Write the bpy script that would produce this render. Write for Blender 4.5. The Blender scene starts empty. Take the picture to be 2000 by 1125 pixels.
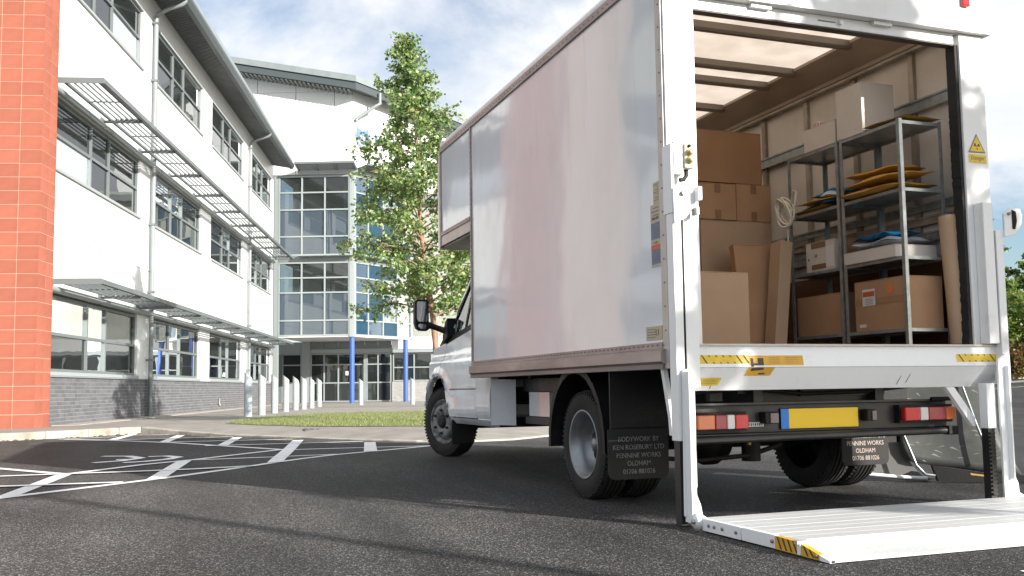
import bpy, bmesh, math, random
from mathutils import Matrix, Vector
from mathutils.geometry import tessellate_polygon
random.seed(7)
R = math.radians
S = bpy.context.scene
COL = S.collection

# ------------------------------------------------------------------ camera
cd = bpy.data.cameras.new('camera'); cam = bpy.data.objects.new('camera', cd); COL.objects.link(cam); S.camera = cam
yaw, pit, rol = R(19.944), R(4.821), R(0.785)
fwd = Vector((math.sin(yaw)*math.cos(pit), math.cos(yaw)*math.cos(pit), math.sin(pit)))
rt = Vector((math.cos(yaw), -math.sin(yaw), 0)); up = rt.cross(fwd)
r2 = rt*math.cos(rol) - up*math.sin(rol); u2 = up*math.cos(rol) + rt*math.sin(rol)
CM = Matrix((r2, u2, -fwd)).transposed().to_4x4(); CM.translation = (-3.567, -4.442, 0.710)
cam.matrix_world = CM
cd.sensor_width = 36; cd.lens = 1882.5/2000*36; cd.shift_y = 36.5/2000
cd.clip_start = .05; cd.clip_end = 3000

# ------------------------------------------------------------------ sky, sun, exposure
S.view_settings.view_transform = 'Standard'; S.view_settings.look = 'None'
S.view_settings.exposure = 0.9; S.view_settings.gamma = 1.0; S.view_settings.use_curve_mapping = False
TOSUN = Vector((0.4618, -0.8180, 0.3427)).normalized()
W = bpy.data.worlds.new('World'); S.world = W; W.use_nodes = True
nt = W.node_tree; nt.nodes.clear(); N = nt.nodes.new; Lk = nt.links.new
sky = N('ShaderNodeTexSky'); sky.sky_type = 'NISHITA'; sky.sun_disc = False
sky.sun_elevation = math.asin(TOSUN.z); sky.sun_rotation = math.atan2(TOSUN.x, TOSUN.y)
sky.air_density = 1.0; sky.dust_density = 1.2; sky.ozone_density = 1.5
tc = N('ShaderNodeTexCoord'); mp = N('ShaderNodeMapping'); mp.inputs['Scale'].default_value = (1.0, 1.0, 2.1); mp.inputs['Location'].default_value = (9.1, 6.3, .5)
n1 = N('ShaderNodeTexNoise'); n1.inputs['Scale'].default_value = 2.3; n1.inputs['Detail'].default_value = 9; n1.inputs['Roughness'].default_value = .58; n1.inputs['Distortion'].default_value = .35
cr = N('ShaderNodeValToRGB'); cr.color_ramp.elements[0].position = .36; cr.color_ramp.elements[1].position = .52
n2 = N('ShaderNodeTexNoise'); n2.inputs['Scale'].default_value = 5.; n2.inputs['Detail'].default_value = 7; n2.inputs['Roughness'].default_value = .6
cr2 = N('ShaderNodeValToRGB'); cr2.color_ramp.elements[0].position = .3; cr2.color_ramp.elements[1].position = .7
cr2.color_ramp.elements[0].color = (6.8, 7.1, 7.7, 1); cr2.color_ramp.elements[1].color = (8.3, 8.4, 8.5, 1)
gain = N('ShaderNodeMix'); gain.data_type = 'RGBA'; gain.blend_type = 'MULTIPLY'; gain.inputs['Factor'].default_value = 1
gain.inputs['B'].default_value = (1.3, 1.35, 1.4, 1)
mx = N('ShaderNodeMix'); mx.data_type = 'RGBA'
bg = N('ShaderNodeBackground'); bg.inputs['Strength'].default_value = .07; wo = N('ShaderNodeOutputWorld')
Lk(tc.outputs['Generated'], mp.inputs['Vector']); Lk(mp.outputs[0], n1.inputs['Vector']); Lk(mp.outputs[0], n2.inputs['Vector'])
Lk(n1.outputs[0], cr.inputs[0]); Lk(n2.outputs[0], cr2.inputs[0]); Lk(cr.outputs[0], mx.inputs['Factor'])
Lk(sky.outputs[0], gain.inputs['A']); Lk(gain.outputs['Result'], mx.inputs['A']); Lk(cr2.outputs[0], mx.inputs['B'])
Lk(mx.outputs['Result'], bg.inputs[0]); Lk(bg.outputs[0], wo.inputs[0])
sl = bpy.data.lights.new('sun', 'SUN'); sl.energy = 5.0; sl.angle = R(.53); sl.color = (1, .95, .87)
so = bpy.data.objects.new('sun', sl); COL.objects.link(so); so.rotation_euler = TOSUN.to_track_quat('Z', 'Y').to_euler(); so.location = (10, -20, 20)

# ------------------------------------------------------------------ materials
MATS = {}
def mat(name, col, rough=.5, metal=0., col2=None, ns=6., stretch=(1, 1, 1), thr=(.35, .65), bump=0., bs=60., coat=0., spec=.5, island=0., dirt=0., wave=None):
    m = bpy.data.materials.new(name); m.use_nodes = True; t = m.node_tree; b = t.nodes['Principled BSDF']
    MATS[name] = m; m.diffuse_color = (*col[:3], 1)
    b.inputs['Roughness'].default_value = rough; b.inputs['Metallic'].default_value = metal
    b.inputs['Specular IOR Level'].default_value = spec; b.inputs['Coat Weight'].default_value = coat; b.inputs['Coat Roughness'].default_value = .08
    b.inputs['Base Color'].default_value = (*col[:3], 1)
    g = t.nodes.new('ShaderNodeTexCoord'); out = None
    def noise(sc, det=6, st=(1, 1, 1), rg=.55):
        mpn = t.nodes.new('ShaderNodeMapping'); mpn.inputs['Scale'].default_value = st; t.links.new(g.outputs['Object'], mpn.inputs[0])
        n = t.nodes.new('ShaderNodeTexNoise'); n.inputs['Scale'].default_value = sc; n.inputs['Detail'].default_value = det; n.inputs['Roughness'].default_value = rg
        t.links.new(mpn.outputs[0], n.inputs['Vector']); return n
    if col2 is not None:
        n = noise(ns, 7, stretch); r_ = t.nodes.new('ShaderNodeValToRGB'); r_.color_ramp.elements[0].position = thr[0]; r_.color_ramp.elements[1].position = thr[1]
        r_.color_ramp.elements[0].color = (*col, 1); r_.color_ramp.elements[1].color = (*col2, 1)
        t.links.new(n.outputs[0], r_.inputs[0]); out = r_.outputs[0]
    if island:
        ge = t.nodes.new('ShaderNodeNewGeometry'); oi = t.nodes.new('ShaderNodeObjectInfo')
        ad = t.nodes.new('ShaderNodeMath'); ad.operation = 'ADD'; t.links.new(ge.outputs['Random Per Island'], ad.inputs[0]); t.links.new(oi.outputs['Random'], ad.inputs[1])
        fr = t.nodes.new('ShaderNodeMath'); fr.operation = 'FRACT'; t.links.new(ad.outputs[0], fr.inputs[0])
        mr = t.nodes.new('ShaderNodeMapRange'); mr.inputs['To Min'].default_value = 1-island; mr.inputs['To Max'].default_value = 1+island; t.links.new(fr.outputs[0], mr.inputs[0])
        hv = t.nodes.new('ShaderNodeHueSaturation'); t.links.new(mr.outputs[0], hv.inputs['Value'])
        if out: t.links.new(out, hv.inputs['Color'])
        else: hv.inputs['Color'].default_value = (*col, 1)
        out = hv.outputs[0]
    if out: t.links.new(out, b.inputs['Base Color'])
    if bump:
        n = noise(bs, 5); bp = t.nodes.new('ShaderNodeBump'); bp.inputs['Strength'].default_value = bump; bp.inputs['Distance'].default_value = .01
        t.links.new(n.outputs[0], bp.inputs['Height']); t.links.new(bp.outputs[0], b.inputs['Normal'])
        rr = t.nodes.new('ShaderNodeMapRange'); rr.inputs['To Min'].default_value = max(.02, rough-.08); rr.inputs['To Max'].default_value = min(1, rough+.12)
        n3 = noise(bs*.12, 5); t.links.new(n3.outputs[0], rr.inputs[0]); t.links.new(rr.outputs[0], b.inputs['Roughness'])
    return m

def asphalt():
    m = mat('asphalt', (.05, .05, .05), .8); t = m.node_tree; b = t.nodes['Principled BSDF']; L = t.links.new; n = t.nodes.new
    g = n('ShaderNodeTexCoord')
    v = n('ShaderNodeTexVoronoi'); v.inputs['Scale'].default_value = 165; L(g.outputs['Object'], v.inputs['Vector'])
    sp = n('ShaderNodeSeparateColor'); L(v.outputs['Color'], sp.inputs[0])
    r_ = n('ShaderNodeValToRGB'); e = r_.color_ramp.elements; e[0].position = 0; e[0].color = (.012, .012, .0125, 1); e[1].position = 1; e[1].color = (.22, .21, .20, 1)
    x = e.new(.55); x.color = (.030, .029, .0295, 1); x = e.new(.88); x.color = (.060, .057, .056, 1)
    L(sp.outputs[0], r_.inputs[0])
    big = n('ShaderNodeTexNoise'); big.inputs['Scale'].default_value = .55; big.inputs['Detail'].default_value = 6; L(g.outputs['Object'], big.inputs['Vector'])
    mr = n('ShaderNodeMapRange'); mr.inputs['From Min'].default_value = .3; mr.inputs['From Max'].default_value = .7; mr.inputs['To Min'].default_value = .66; mr.inputs['To Max'].default_value = 1.3; L(big.outputs[0], mr.inputs[0])
    # worn streaks along the traffic direction
    mp_ = n('ShaderNodeMapping'); mp_.inputs['Rotation'].default_value = (0, 0, R(30)); mp_.inputs['Scale'].default_value = (2.2, .25, 1); L(g.outputs['Object'], mp_.inputs[0])
    st = n('ShaderNodeTexNoise'); st.inputs['Scale'].default_value = 1.; st.inputs['Detail'].default_value = 8; L(mp_.outputs[0], st.inputs['Vector'])
    m2 = n('ShaderNodeMapRange'); m2.inputs['From Min'].default_value = .35; m2.inputs['From Max'].default_value = .7; m2.inputs['To Min'].default_value = .74; m2.inputs['To Max'].default_value = 1.28; L(st.outputs[0], m2.inputs[0])
    mu = n('ShaderNodeMath'); mu.operation = 'MULTIPLY'; L(mr.outputs[0], mu.inputs[0]); L(m2.outputs[0], mu.inputs[1])
    hs = n('ShaderNodeHueSaturation'); L(r_.outputs[0], hs.inputs['Color']); L(mu.outputs[0], hs.inputs['Value']); L(hs.outputs[0], b.inputs['Base Color'])
    bp = n('ShaderNodeBump'); bp.inputs['Strength'].default_value = .7; bp.inputs['Distance'].default_value = .004
    L(v.outputs['Distance'], bp.inputs['Height']); L(bp.outputs[0], b.inputs['Normal'])
    b.inputs['Roughness'].default_value = .7; b.inputs['Specular IOR Level'].default_value = .22; b.inputs['Diffuse Roughness'].default_value = 1.0
    return m
asphalt()

def glass(name, tint, refl=1.45, trans=.8, rough=.0):
    m = bpy.data.materials.new(name); m.use_nodes = True; t = m.node_tree; t.nodes.clear(); n = t.nodes.new; L = t.links.new; MATS[name] = m
    o = n('ShaderNodeOutputMaterial'); gl = n('ShaderNodeBsdfGlossy'); gl.inputs['Roughness'].default_value = rough; gl.inputs['Color'].default_value = (.95, .97, 1, 1)
    tr = n('ShaderNodeBsdfTransparent'); tr.inputs['Color'].default_value = (*tint, 1); df = n('ShaderNodeBsdfDiffuse'); df.inputs['Color'].default_value = (tint[0]*.25, tint[1]*.25, tint[2]*.25, 1)
    m1 = n('ShaderNodeMixShader'); m1.inputs[0].default_value = trans; L(df.outputs[0], m1.inputs[1]); L(tr.outputs[0], m1.inputs[2])
    fr = n('ShaderNodeFresnel'); fr.inputs[0].default_value = refl
    nz = n('ShaderNodeTexNoise'); nz.inputs['Scale'].default_value = .9; bp = n('ShaderNodeBump'); bp.inputs['Strength'].default_value = .05; bp.inputs['Distance'].default_value = .05
    g = n('ShaderNodeTexCoord'); L(g.outputs['Object'], nz.inputs['Vector']); L(nz.outputs[0], bp.inputs['Height']); L(bp.outputs[0], gl.inputs['Normal'])
    m2 = n('ShaderNodeMixShader'); L(fr.outputs[0], m2.inputs[0]); L(m1.outputs[0], m2.inputs[1]); L(gl.outputs[0], m2.inputs[2]); L(m2.outputs[0], o.inputs[0])
    return m
def leafmat(name, c1, c2, c3):
    m = bpy.data.materials.new(name); m.use_nodes = True; t = m.node_tree; t.nodes.clear(); n = t.nodes.new; L = t.links.new; MATS[name] = m
    ge = n('ShaderNodeNewGeometry'); r_ = n('ShaderNodeValToRGB'); e = r_.color_ramp.elements; e[0].color = (*c1, 1); e[1].color = (*c3, 1); e[1].position = .97
    x = e.new(.55); x.color = (*c2, 1); L(ge.outputs['Random Per Island'], r_.inputs[0])
    p = n('ShaderNodeBsdfPrincipled'); p.inputs['Roughness'].default_value = .45; L(r_.outputs[0], p.inputs['Base Color'])
    tl = n('ShaderNodeBsdfTranslucent'); hs = n('ShaderNodeHueSaturation'); hs.inputs['Value'].default_value = 1.4; hs.inputs['Hue'].default_value = .50; L(r_.outputs[0], hs.inputs['Color']); L(hs.outputs[0], tl.inputs[0])
    mxs = n('ShaderNodeMixShader'); mxs.inputs[0].default_value = .35; L(p.outputs[0], mxs.inputs[1]); L(tl.outputs[0], mxs.inputs[2])
    o = n('ShaderNodeOutputMaterial'); L(mxs.outputs[0], o.inputs[0]); return m
def roofmat():
    m = bpy.data.materials.new('translucent_roof'); m.use_nodes = True; t = m.node_tree; t.nodes.clear(); n = t.nodes.new; L = t.links.new; MATS['translucent_roof'] = m
    g = n('ShaderNodeTexCoord'); nz = n('ShaderNodeTexNoise'); nz.inputs['Scale'].default_value = 6; nz.inputs['Detail'].default_value = 8; L(g.outputs['Object'], nz.inputs['Vector'])
    r_ = n('ShaderNodeValToRGB'); r_.color_ramp.elements[0].color = (.84, .77, .70, 1); r_.color_ramp.elements[1].color = (.93, .87, .80, 1); r_.color_ramp.elements[0].position = .35; r_.color_ramp.elements[1].position = .65
    L(nz.outputs[0], r_.inputs[0]); tl = n('ShaderNodeBsdfTranslucent'); d = n('ShaderNodeBsdfDiffuse'); L(r_.outputs[0], tl.inputs[0]); d.inputs[0].default_value = (.75, .70, .63, 1)
    mxs = n('ShaderNodeMixShader'); mxs.inputs[0].default_value = .22; L(tl.outputs[0], mxs.inputs[1]); L(d.outputs[0], mxs.inputs[2]); o = n('ShaderNodeOutputMaterial'); L(mxs.outputs[0], o.inputs[0])
roofmat()
glass('window_glass', (.33, .38, .38), 1.62, .80)
glass('sky_tint_glass', (.10, .26, .42), 1.32, .10)  # angled bay panes: reflected blue sky painted into the tint
glass('spandrel_glass', (.22, .30, .38), 1.75, .12)
glass('cab_glass', (.45, .50, .50), 1.5, .85)
leafmat('birch_leaf', (.08, .155, .05), (.18, .29, .09), (.40, .46, .19))
leafmat('hedge_leaf', (.065, .13, .025), (.15, .24, .04), (.24, .22, .06))
leafmat('autumn_leaf', (.07, .09, .02), (.15, .10, .03), (.22, .08, .03))
mat('white_cladding', (.80, .81, .80), .38, col2=(.76, .77, .77), ns=.6, stretch=(1, 1, .3), bump=.03, bs=4)
mat('panel_joint', (.22, .23, .24), .7)
mat('grey_steel', (0.137, 0.155, 0.158), .42, col2=(0.115, 0.130, 0.137), ns=3, bump=.05, bs=20)
mat('pale_steel', (0.238, 0.271, 0.277), .38, col2=(0.205, 0.231, 0.238), ns=2)
mat('frame_grey', (0.149, 0.171, 0.174), .4)
mat('frame_pale', (0.277, 0.314, 0.317), .38)
mat('soffit_grey', (0.170, 0.178, 0.178), .6, col2=(0.136, 0.145, 0.145), ns=2)
mat('sill_pale', (0.324, 0.353, 0.360), .45)
mat('roof_fascia', (.065, .080, .085), .45)
mat('emblem_blue', (0.136, 0.230, 0.527), .4)
mat('blue_paint', (.045, .11, .36), .4)
mat('red_block', (.36, .115, .072), .85, col2=(.31, .092, .056), ns=2.4, bump=.3, bs=90, island=.08)
mat('red_mortar', (.60, .42, .32), .9)
mat('grey_brick', (0.135, 0.137, 0.149), .7, col2=(0.113, 0.114, 0.126), ns=8, bump=.2, bs=60, island=.16)
mat('pale_brick', (0.357, 0.348, 0.340), .8, col2=(0.306, 0.297, 0.289), ns=6, island=.1)
mat('grey_mortar', (.36, .36, .35), .9)
mat('room_wall', (.52, .54, .48), .8, col2=(.40, .42, .37), ns=.5)
mat('room_ceiling', (.32, .32, .30), .8)
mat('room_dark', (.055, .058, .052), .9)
mat('blind', (.62, .62, .58), .8)
mat('paving', (0.295, 0.275, 0.246), .88, col2=(0.221, 0.205, 0.184), ns=2.2, bump=.3, bs=90)
mat('kerb_stone', (0.391, 0.365, 0.323), .85, col2=(0.230, 0.200, 0.153), ns=3.5, thr=(.5, .72), bump=.35, bs=50, island=.1)
mat('kerb_moss', (.10, .09, .035), .95, col2=(.16, .13, .07), ns=20)
mat('slab_dark', (0.145, 0.140, 0.136), .85)
mat('road_paint', (.86, .85, .84), .7, col2=(.66, .65, .63), ns=14, thr=(.52, .72), bump=.4, bs=140)
mat('grass_soil', (.14, .17, .065), .95, col2=(.26, .23, .12), ns=3)
leafmat('grass_blade', (.13, .18, .06), (.21, .26, .09), (.36, .33, .17))
mat('bollard_paint', (.40, .44, .45), .45, col2=(.33, .36, .365), ns=4)
mat('bollard_shaded', (.40, .46, .50), .4)  # bluish copy of the bollard paint, shade put into the colour
mat('bark', (.40, .25, .17), .8, col2=(.20, .12, .08), ns=16, stretch=(1, 1, .35), bump=.5, bs=40)
mat('bark_grey', (.14, .11, .09), .9)
# truck
mat('grp_panel', (.79, .81, .835), .07, col2=(.73, .735, .755), ns=1.6, stretch=(1, .8, .35), thr=(.38, .68))
def grime(name, col, streak, top, amt=1.):
    """rain streaks below the rails and small scuffs, mixed over the base colour"""
    m = MATS[name]; t = m.node_tree; b = t.nodes['Principled BSDF']; n = t.nodes.new; L = t.links.new
    g = n('ShaderNodeTexCoord'); mp_ = n('ShaderNodeMapping'); mp_.inputs['Scale'].default_value = (5, 5, .45); L(g.outputs['Object'], mp_.inputs[0])
    a = n('ShaderNodeTexNoise'); a.inputs['Scale'].default_value = 2.2; a.inputs['Detail'].default_value = 8; a.inputs['Roughness'].default_value = .65; L(mp_.outputs[0], a.inputs['Vector'])
    ra = n('ShaderNodeValToRGB'); ra.color_ramp.elements[0].position = .55; ra.color_ramp.elements[1].position = .90; L(a.outputs[0], ra.inputs[0])
    c = n('ShaderNodeTexNoise'); c.inputs['Scale'].default_value = 1.1; c.inputs['Detail'].default_value = 10; c.inputs['Roughness'].default_value = .7; L(g.outputs['Object'], c.inputs['Vector'])
    rc = n('ShaderNodeValToRGB'); rc.color_ramp.elements[0].position = .48; rc.color_ramp.elements[1].position = .62; L(c.outputs[0], rc.inputs[0])
    sx = n('ShaderNodeSeparateXYZ'); L(g.outputs['Object'], sx.inputs[0]); mz = n('ShaderNodeMapRange'); mz.inputs['From Min'].default_value = top[0]; mz.inputs['From Max'].default_value = top[1]; mz.inputs['To Min'].default_value = .25; L(sx.outputs['Z'], mz.inputs[0])
    u = n('ShaderNodeMath'); u.operation = 'MULTIPLY'; L(ra.outputs[0], u.inputs[0]); L(mz.outputs[0], u.inputs[1])
    v = n('ShaderNodeMath'); v.operation = 'MULTIPLY_ADD'; v.inputs[1].default_value = .22; L(rc.outputs[0], v.inputs[0]); L(u.outputs[0], v.inputs[2])
    w = n('ShaderNodeMath'); w.operation = 'MULTIPLY'; w.inputs[1].default_value = amt; w.use_clamp = True; L(v.outputs[0], w.inputs[0])
    x = n('ShaderNodeMix'); x.data_type = 'RGBA'; src = b.inputs['Base Color'].links[0].from_socket; L(w.outputs[0], x.inputs['Factor']); L(src, x.inputs['A']); x.inputs['B'].default_value = (*col, 1); L(x.outputs['Result'], b.inputs['Base Color'])
    ro = n('ShaderNodeMapRange'); base = b.inputs['Roughness'].default_value; ro.inputs['To Min'].default_value = base; ro.inputs['To Max'].default_value = base+.3; L(w.outputs[0], ro.inputs[0]); L(ro.outputs[0], b.inputs['Roughness'])
    if streak:
        wv = n('ShaderNodeTexNoise'); wv.inputs['Scale'].default_value = 1.3; wv.inputs['Detail'].default_value = 2; L(g.outputs['Object'], wv.inputs['Vector'])
        bp = n('ShaderNodeBump'); bp.inputs['Strength'].default_value = .12; bp.inputs['Distance'].default_value = .05; L(wv.outputs[0], bp.inputs['Height']); L(bp.outputs[0], b.inputs['Normal'])
grime('grp_panel', (.36, .33, .31), True, (1.6, 3.0), .42)
mat('truck_white', (.80, .80, .79), .28, col2=(.72, .71, .69), ns=3.2, thr=(.45, .75), bump=.02, bs=12, coat=.25)
mat('lift_white', (.82, .83, .83), .38, col2=(.62, .61, .59), ns=5, thr=(.62, .8), bump=.06, bs=24)
mat('cab_paint', (.78, .81, .84), .18, col2=(.64, .67, .70), ns=2.5, coat=.8, bump=.02, bs=8)
mat('aluminium_rail', (.40, .335, .315), .42, .35, col2=(.27, .215, .20), ns=5, stretch=(1, .3, 1), bump=.12, bs=40)
mat('aluminium_dirty', (.24, .195, .18), .55, .2, col2=(.16, .13, .12), ns=6, stretch=(1, .3, 1))
mat('aluminium_pale', (.50, .475, .45), .4, .3, col2=(.40, .37, .35), ns=5)
mat('rivet', (.30, .25, .23), .45, .5)
mat('plywood', (.16, .075, .035), .6, col2=(.10, .045, .02), ns=3, stretch=(1, .3, 4))
mat('wall_liner', (.72, .67, .61), .6, col2=(.62, .56, .50), ns=2.2, stretch=(1, 1, .6), bump=.1, bs=15)
mat('galvanised', (.40, .44, .45), .34, .6, col2=(.28, .31, .32), ns=18)
mat('stud_metal', (.46, .41, .34), .5, .3, col2=(.27, .23, .18), ns=6)
mat('roof_bar', (.22, .185, .15), .45, .4)
mat('cant_rail', (.32, .25, .19), .6, col2=(.43, .35, .28), ns=2.5, stretch=(1, .5, 1))
mat('black_plastic', (.012, .012, .013), .5, bump=.15, bs=70, spec=.25)
mat('black_paint', (.016, .0165, .018), .42, col2=(.03, .028, .027), ns=8, bump=.1, bs=30)
mat('flap_rubber', (.020, .020, .021), .65, col2=(.030, .030, .029), ns=6, bump=.2, bs=50, spec=.25)
mat('flap_text', (.20, .20, .20), .7, col2=(.09, .09, .09), ns=18, thr=(.5, .65))
mat('tyre', (.010, .0098, .010), .8, col2=(.020, .019, .018), ns=9, bump=.2, bs=60)
mat('rim_silver', (.30, .32, .34), .4, .55, col2=(.20, .20, .20), ns=6, bump=.1, bs=30)
mat('rim_white', (.24, .24, .235), .55, .1, col2=(.07, .065, .06), ns=14, thr=(.42, .62), bump=.2, bs=40)
mat('hub_dark', (.014, .013, .012), .7)
mat('plate_yellow', (.85, .55, .0), .35)
mat('plate_blue', (.0, .18, .62), .35)
mat('lens_red', (.55, .008, .010), .12, coat=.6); mat('lens_dark_red', (.32, .02, .03), .2, coat=.5)
mat('lens_white', (.62, .60, .58), .15, coat=.5); mat('lens_orange', (.65, .17, .05), .2, coat=.5)
mat('sticker_yellow', (.80, .55, .02), .45, col2=(.70, .47, .03), ns=20)
mat('sticker_orange', (.74, .40, .02), .45, col2=(.60, .33, .03), ns=16)
mat('sticker_worn', (.60, .33, .04), .5, col2=(.22, .15, .07), ns=10)
mat('sticker_beige', (.47, .40, .28), .5); mat('sticker_blue', (.10, .16, .24), .45); mat('sticker_red', (.55, .12, .05), .5)
mat('print_dark', (.06, .05, .04), .6); mat('print_grey', (.20, .19, .17), .6)
mat('platform_alu', (.52, .53, .53), .42, col2=(.42, .43, .43), ns=3, stretch=(.3, 3, 1), thr=(.5, .75), bump=.15, bs=60)
mat('control_cream', (.60, .55, .40), .5); mat('control_yellow', (.55, .42, .15), .4)
mat('mirror_glass', (.75, .78, .8), .02, 1.)
mat('dark_gap', (.008, .008, .008), .9)
mat('seat_fabric', (.035, .04, .045), .9)
mat('dash_grey', (.05, .05, .055), .7)
grime('truck_white', (.40, .37, .33), False, (.5, 3.0), .45); grime('road_paint', (.10, .10, .10), False, (-1, .0), .55); grime('lift_white', (.36, .34, .31), False, (1.6, .0), .3); grime('cab_paint', (.30, .28, .26), False, (1.0, .35), .7); grime('platform_alu', (.34, .33, .31), False, (-1, 1), .55); grime('white_cladding', (.52, .51, .47), False, (2, 12), .16)
# cargo
mat('card_brown', (.42, .245, .135), .85, col2=(.37, .21, .115), ns=4, bump=.12, bs=60)
mat('card_mid', (.34, .185, .095), .85, col2=(.30, .16, .08), ns=4, bump=.12, bs=60)
mat('card_light', (.46, .31, .20), .85, col2=(.42, .28, .175), ns=3, bump=.1, bs=60)
mat('card_white', (.62, .57, .52), .8, col2=(.56, .52, .47), ns=3)
mat('card_edge', (.25, .14, .07), .9)
mat('packing_tape', (.24, .135, .07), .25); mat('tape_clear', (.36, .20, .11), .18)
mat('paper_white', (.66, .64, .62), .7); mat('label_red', (.55, .10, .05), .6); mat('label_orange', (.65, .20, .05), .6)
mat('envelope', (.55, .29, .045), .5, col2=(.46, .24, .04), ns=5, bump=.4, bs=9)
mat('blue_bag', (.01, .17, .36), .25, bump=.5, bs=8); mat('grey_bag', (.50, .53, .58), .25, bump=.6, bs=9)
mat('rope', (.75, .70, .58), .8)
mat('pale_side', (.13, .13, .125), .6)
mat('tarp_grey', (.060, .064, .060), .55, col2=(.095, .10, .095), ns=5, stretch=(1, 1, 2), thr=(.5, .8), bump=.25, bs=12)
mat('tarp_scuff', (.19, .195, .19), .6)
mat('lamp_steel', (.4, .42, .42), .4, .5)

# ------------------------------------------------------------------ mesh helpers
I4 = Matrix.Identity(4)
def Fr(o, yawdeg):
    """frame: local Y runs along the wall (compass yaw), local X is its outward normal"""
    a = R(yawdeg); return Matrix(((math.cos(a), math.sin(a), 0, o[0]), (-math.sin(a), math.cos(a), 0, o[1]), (0, 0, 1, o[2]), (0, 0, 0, 1)))
class MB:
    def __init__(s): s.v = []; s.f = []; s.sm = []
    def add(s, vs, fs, M=None, smooth=False):
        k = len(s.v)
        s.v += [(M @ Vector(p))[:] if M is not None else tuple(p) for p in vs]
        s.f += [tuple(i+k for i in f) for f in fs]; s.sm += [smooth]*len(fs); return s
    def box(s, x0, x1, y0, y1, z0, z1, M=None):
        return s.add([(x0, y0, z0), (x1, y0, z0), (x1, y1, z0), (x0, y1, z0), (x0, y0, z1), (x1, y0, z1), (x1, y1, z1), (x0, y1, z1)],
                     [(0, 3, 2, 1), (4, 5, 6, 7), (0, 1, 5, 4), (1, 2, 6, 5), (2, 3, 7, 6), (3, 0, 4, 7)], M)
    def cyl(s, a, b, r, n=12, r1=None, caps=True):
        a = Vector(a); b = Vector(b); d = (b-a).normalized(); q = d.to_track_quat('Z', 'Y'); r1 = r if r1 is None else r1
        vs = [a+q@Vector((r*math.cos(2*math.pi*i/n), r*math.sin(2*math.pi*i/n), 0)) for i in range(n)] + [b+q@Vector((r1*math.cos(2*math.pi*i/n), r1*math.sin(2*math.pi*i/n), 0)) for i in range(n)]
        s.add(vs, [(i, (i+1) % n, n+(i+1) % n, n+i) for i in range(n)], smooth=True)
        if caps: s.add(vs, [tuple(range(n))[::-1], tuple(range(n, 2*n))])
        return s
    def tube(s, pts, r, n=8, rs=None):
        pts = [Vector(p) for p in pts]; k = len(pts); vs = []; 
        for i, p in enumerate(pts):
            d = (pts[min(i+1, k-1)]-pts[max(i-1, 0)]).normalized(); q = d.to_track_quat('Z', 'Y'); rr = rs[i] if rs else r
            vs += [p+q@Vector((rr*math.cos(2*math.pi*j/n), rr*math.sin(2*math.pi*j/n), 0)) for j in range(n)]
        # align rings
        out = vs[:n]
        for i in range(1, k):
            ring = vs[i*n:(i+1)*n]; prev = out[-n:]; best = min(range(n), key=lambda o: sum((ring[(j+o) % n]-prev[j]).length_squared for j in range(0, n, 2)))
            out += [ring[(j+best) % n] for j in range(n)]
        fs = [(i*n+j, i*n+(j+1) % n, (i+1)*n+(j+1) % n, (i+1)*n+j) for i in range(k-1) for j in range(n)]
        s.add(out, fs, smooth=True); s.add(out, [tuple(range(n))[::-1], tuple(range((k-1)*n, k*n))]); return s
    def prism(s, poly, axis, lo, hi, M=None):
        """poly: 2D points; axis 'x': poly=(y,z); 'y': (x,z); 'z': (x,y)"""
        def P(p, h): return (h, p[0], p[1]) if axis == 'x' else ((p[0], h, p[1]) if axis == 'y' else (p[0], p[1], h))
        n = len(poly); vs = [P(p, lo) for p in poly]+[P(p, hi) for p in poly]
        tri = tessellate_polygon([[Vector((p[0], p[1], 0)) for p in poly]])
        fs = [tuple(t) for t in tri]+[tuple(i+n for i in t[::-1]) for t in tri]+[(i, (i+1) % n, n+(i+1) % n, n+i) for i in range(n)]
        return s.add(vs, fs, M)
    def lathe(s, prof, c, ax, n=40, smooth=True):
        """prof: (offset along axis, radius)"""
        c = Vector(c); ax = Vector(ax).normalized(); q = ax.to_track_quat('Z', 'Y'); k = len(prof)
        vs = [c+q@Vector((r*math.cos(2*math.pi*j/n), r*math.sin(2*math.pi*j/n), o)) for o, r in prof for j in range(n)]
        return s.add(vs, [(i*n+j, i*n+(j+1) % n, (i+1)*n+(j+1) % n, (i+1)*n+j) for i in range(k-1) for j in range(n)], smooth=smooth)
    def mesh(s, name, m):
        me = bpy.data.meshes.new(name); me.from_pydata(s.v, [], s.f); me.materials.append(MATS[m]); me.polygons.foreach_set('use_smooth', s.sm)
        b = bmesh.new(); b.from_mesh(me); bmesh.ops.recalc_face_normals(b, faces=b.faces); b.to_mesh(me); b.free(); me.update(); return me
WM = {}
def place(o, M, parent=None):
    WM[o.name] = M.copy(); P = WM[parent.name] if parent else I4
    o.parent = parent; o.matrix_parent_inverse = I4; o.matrix_basis = P.inverted() @ M
def tag(o, label=None, cat=None, group=None, kind=None):
    if label: o['label'] = label
    if cat: o['category'] = cat
    if group: o['group'] = group
    if kind: o['kind'] = kind
    return o
def obj(name, me, parent=None, M=I4, bev=0, **k):
    o = bpy.data.objects.new(name, me); COL.objects.link(o); place(o, M, parent)
    if bev:
        b = o.modifiers.new('bevel', 'BEVEL'); b.width = bev; b.segments = 2; b.limit_method = 'ANGLE'; b.angle_limit = R(40); b.harden_normals = False
    return tag(o, **k)
def empty(name, loc=(0, 0, 0), M=None, parent=None, **k):
    o = bpy.data.objects.new(name, None); COL.objects.link(o); o.empty_display_size = .2
    place(o, M if M is not None else Matrix.Translation(loc), parent); return tag(o, **k)
def part(name, mb, m, parent, M=I4, bev=0, **k): return obj(name, mb.mesh(name, m), parent, M, bev, **k)
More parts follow.
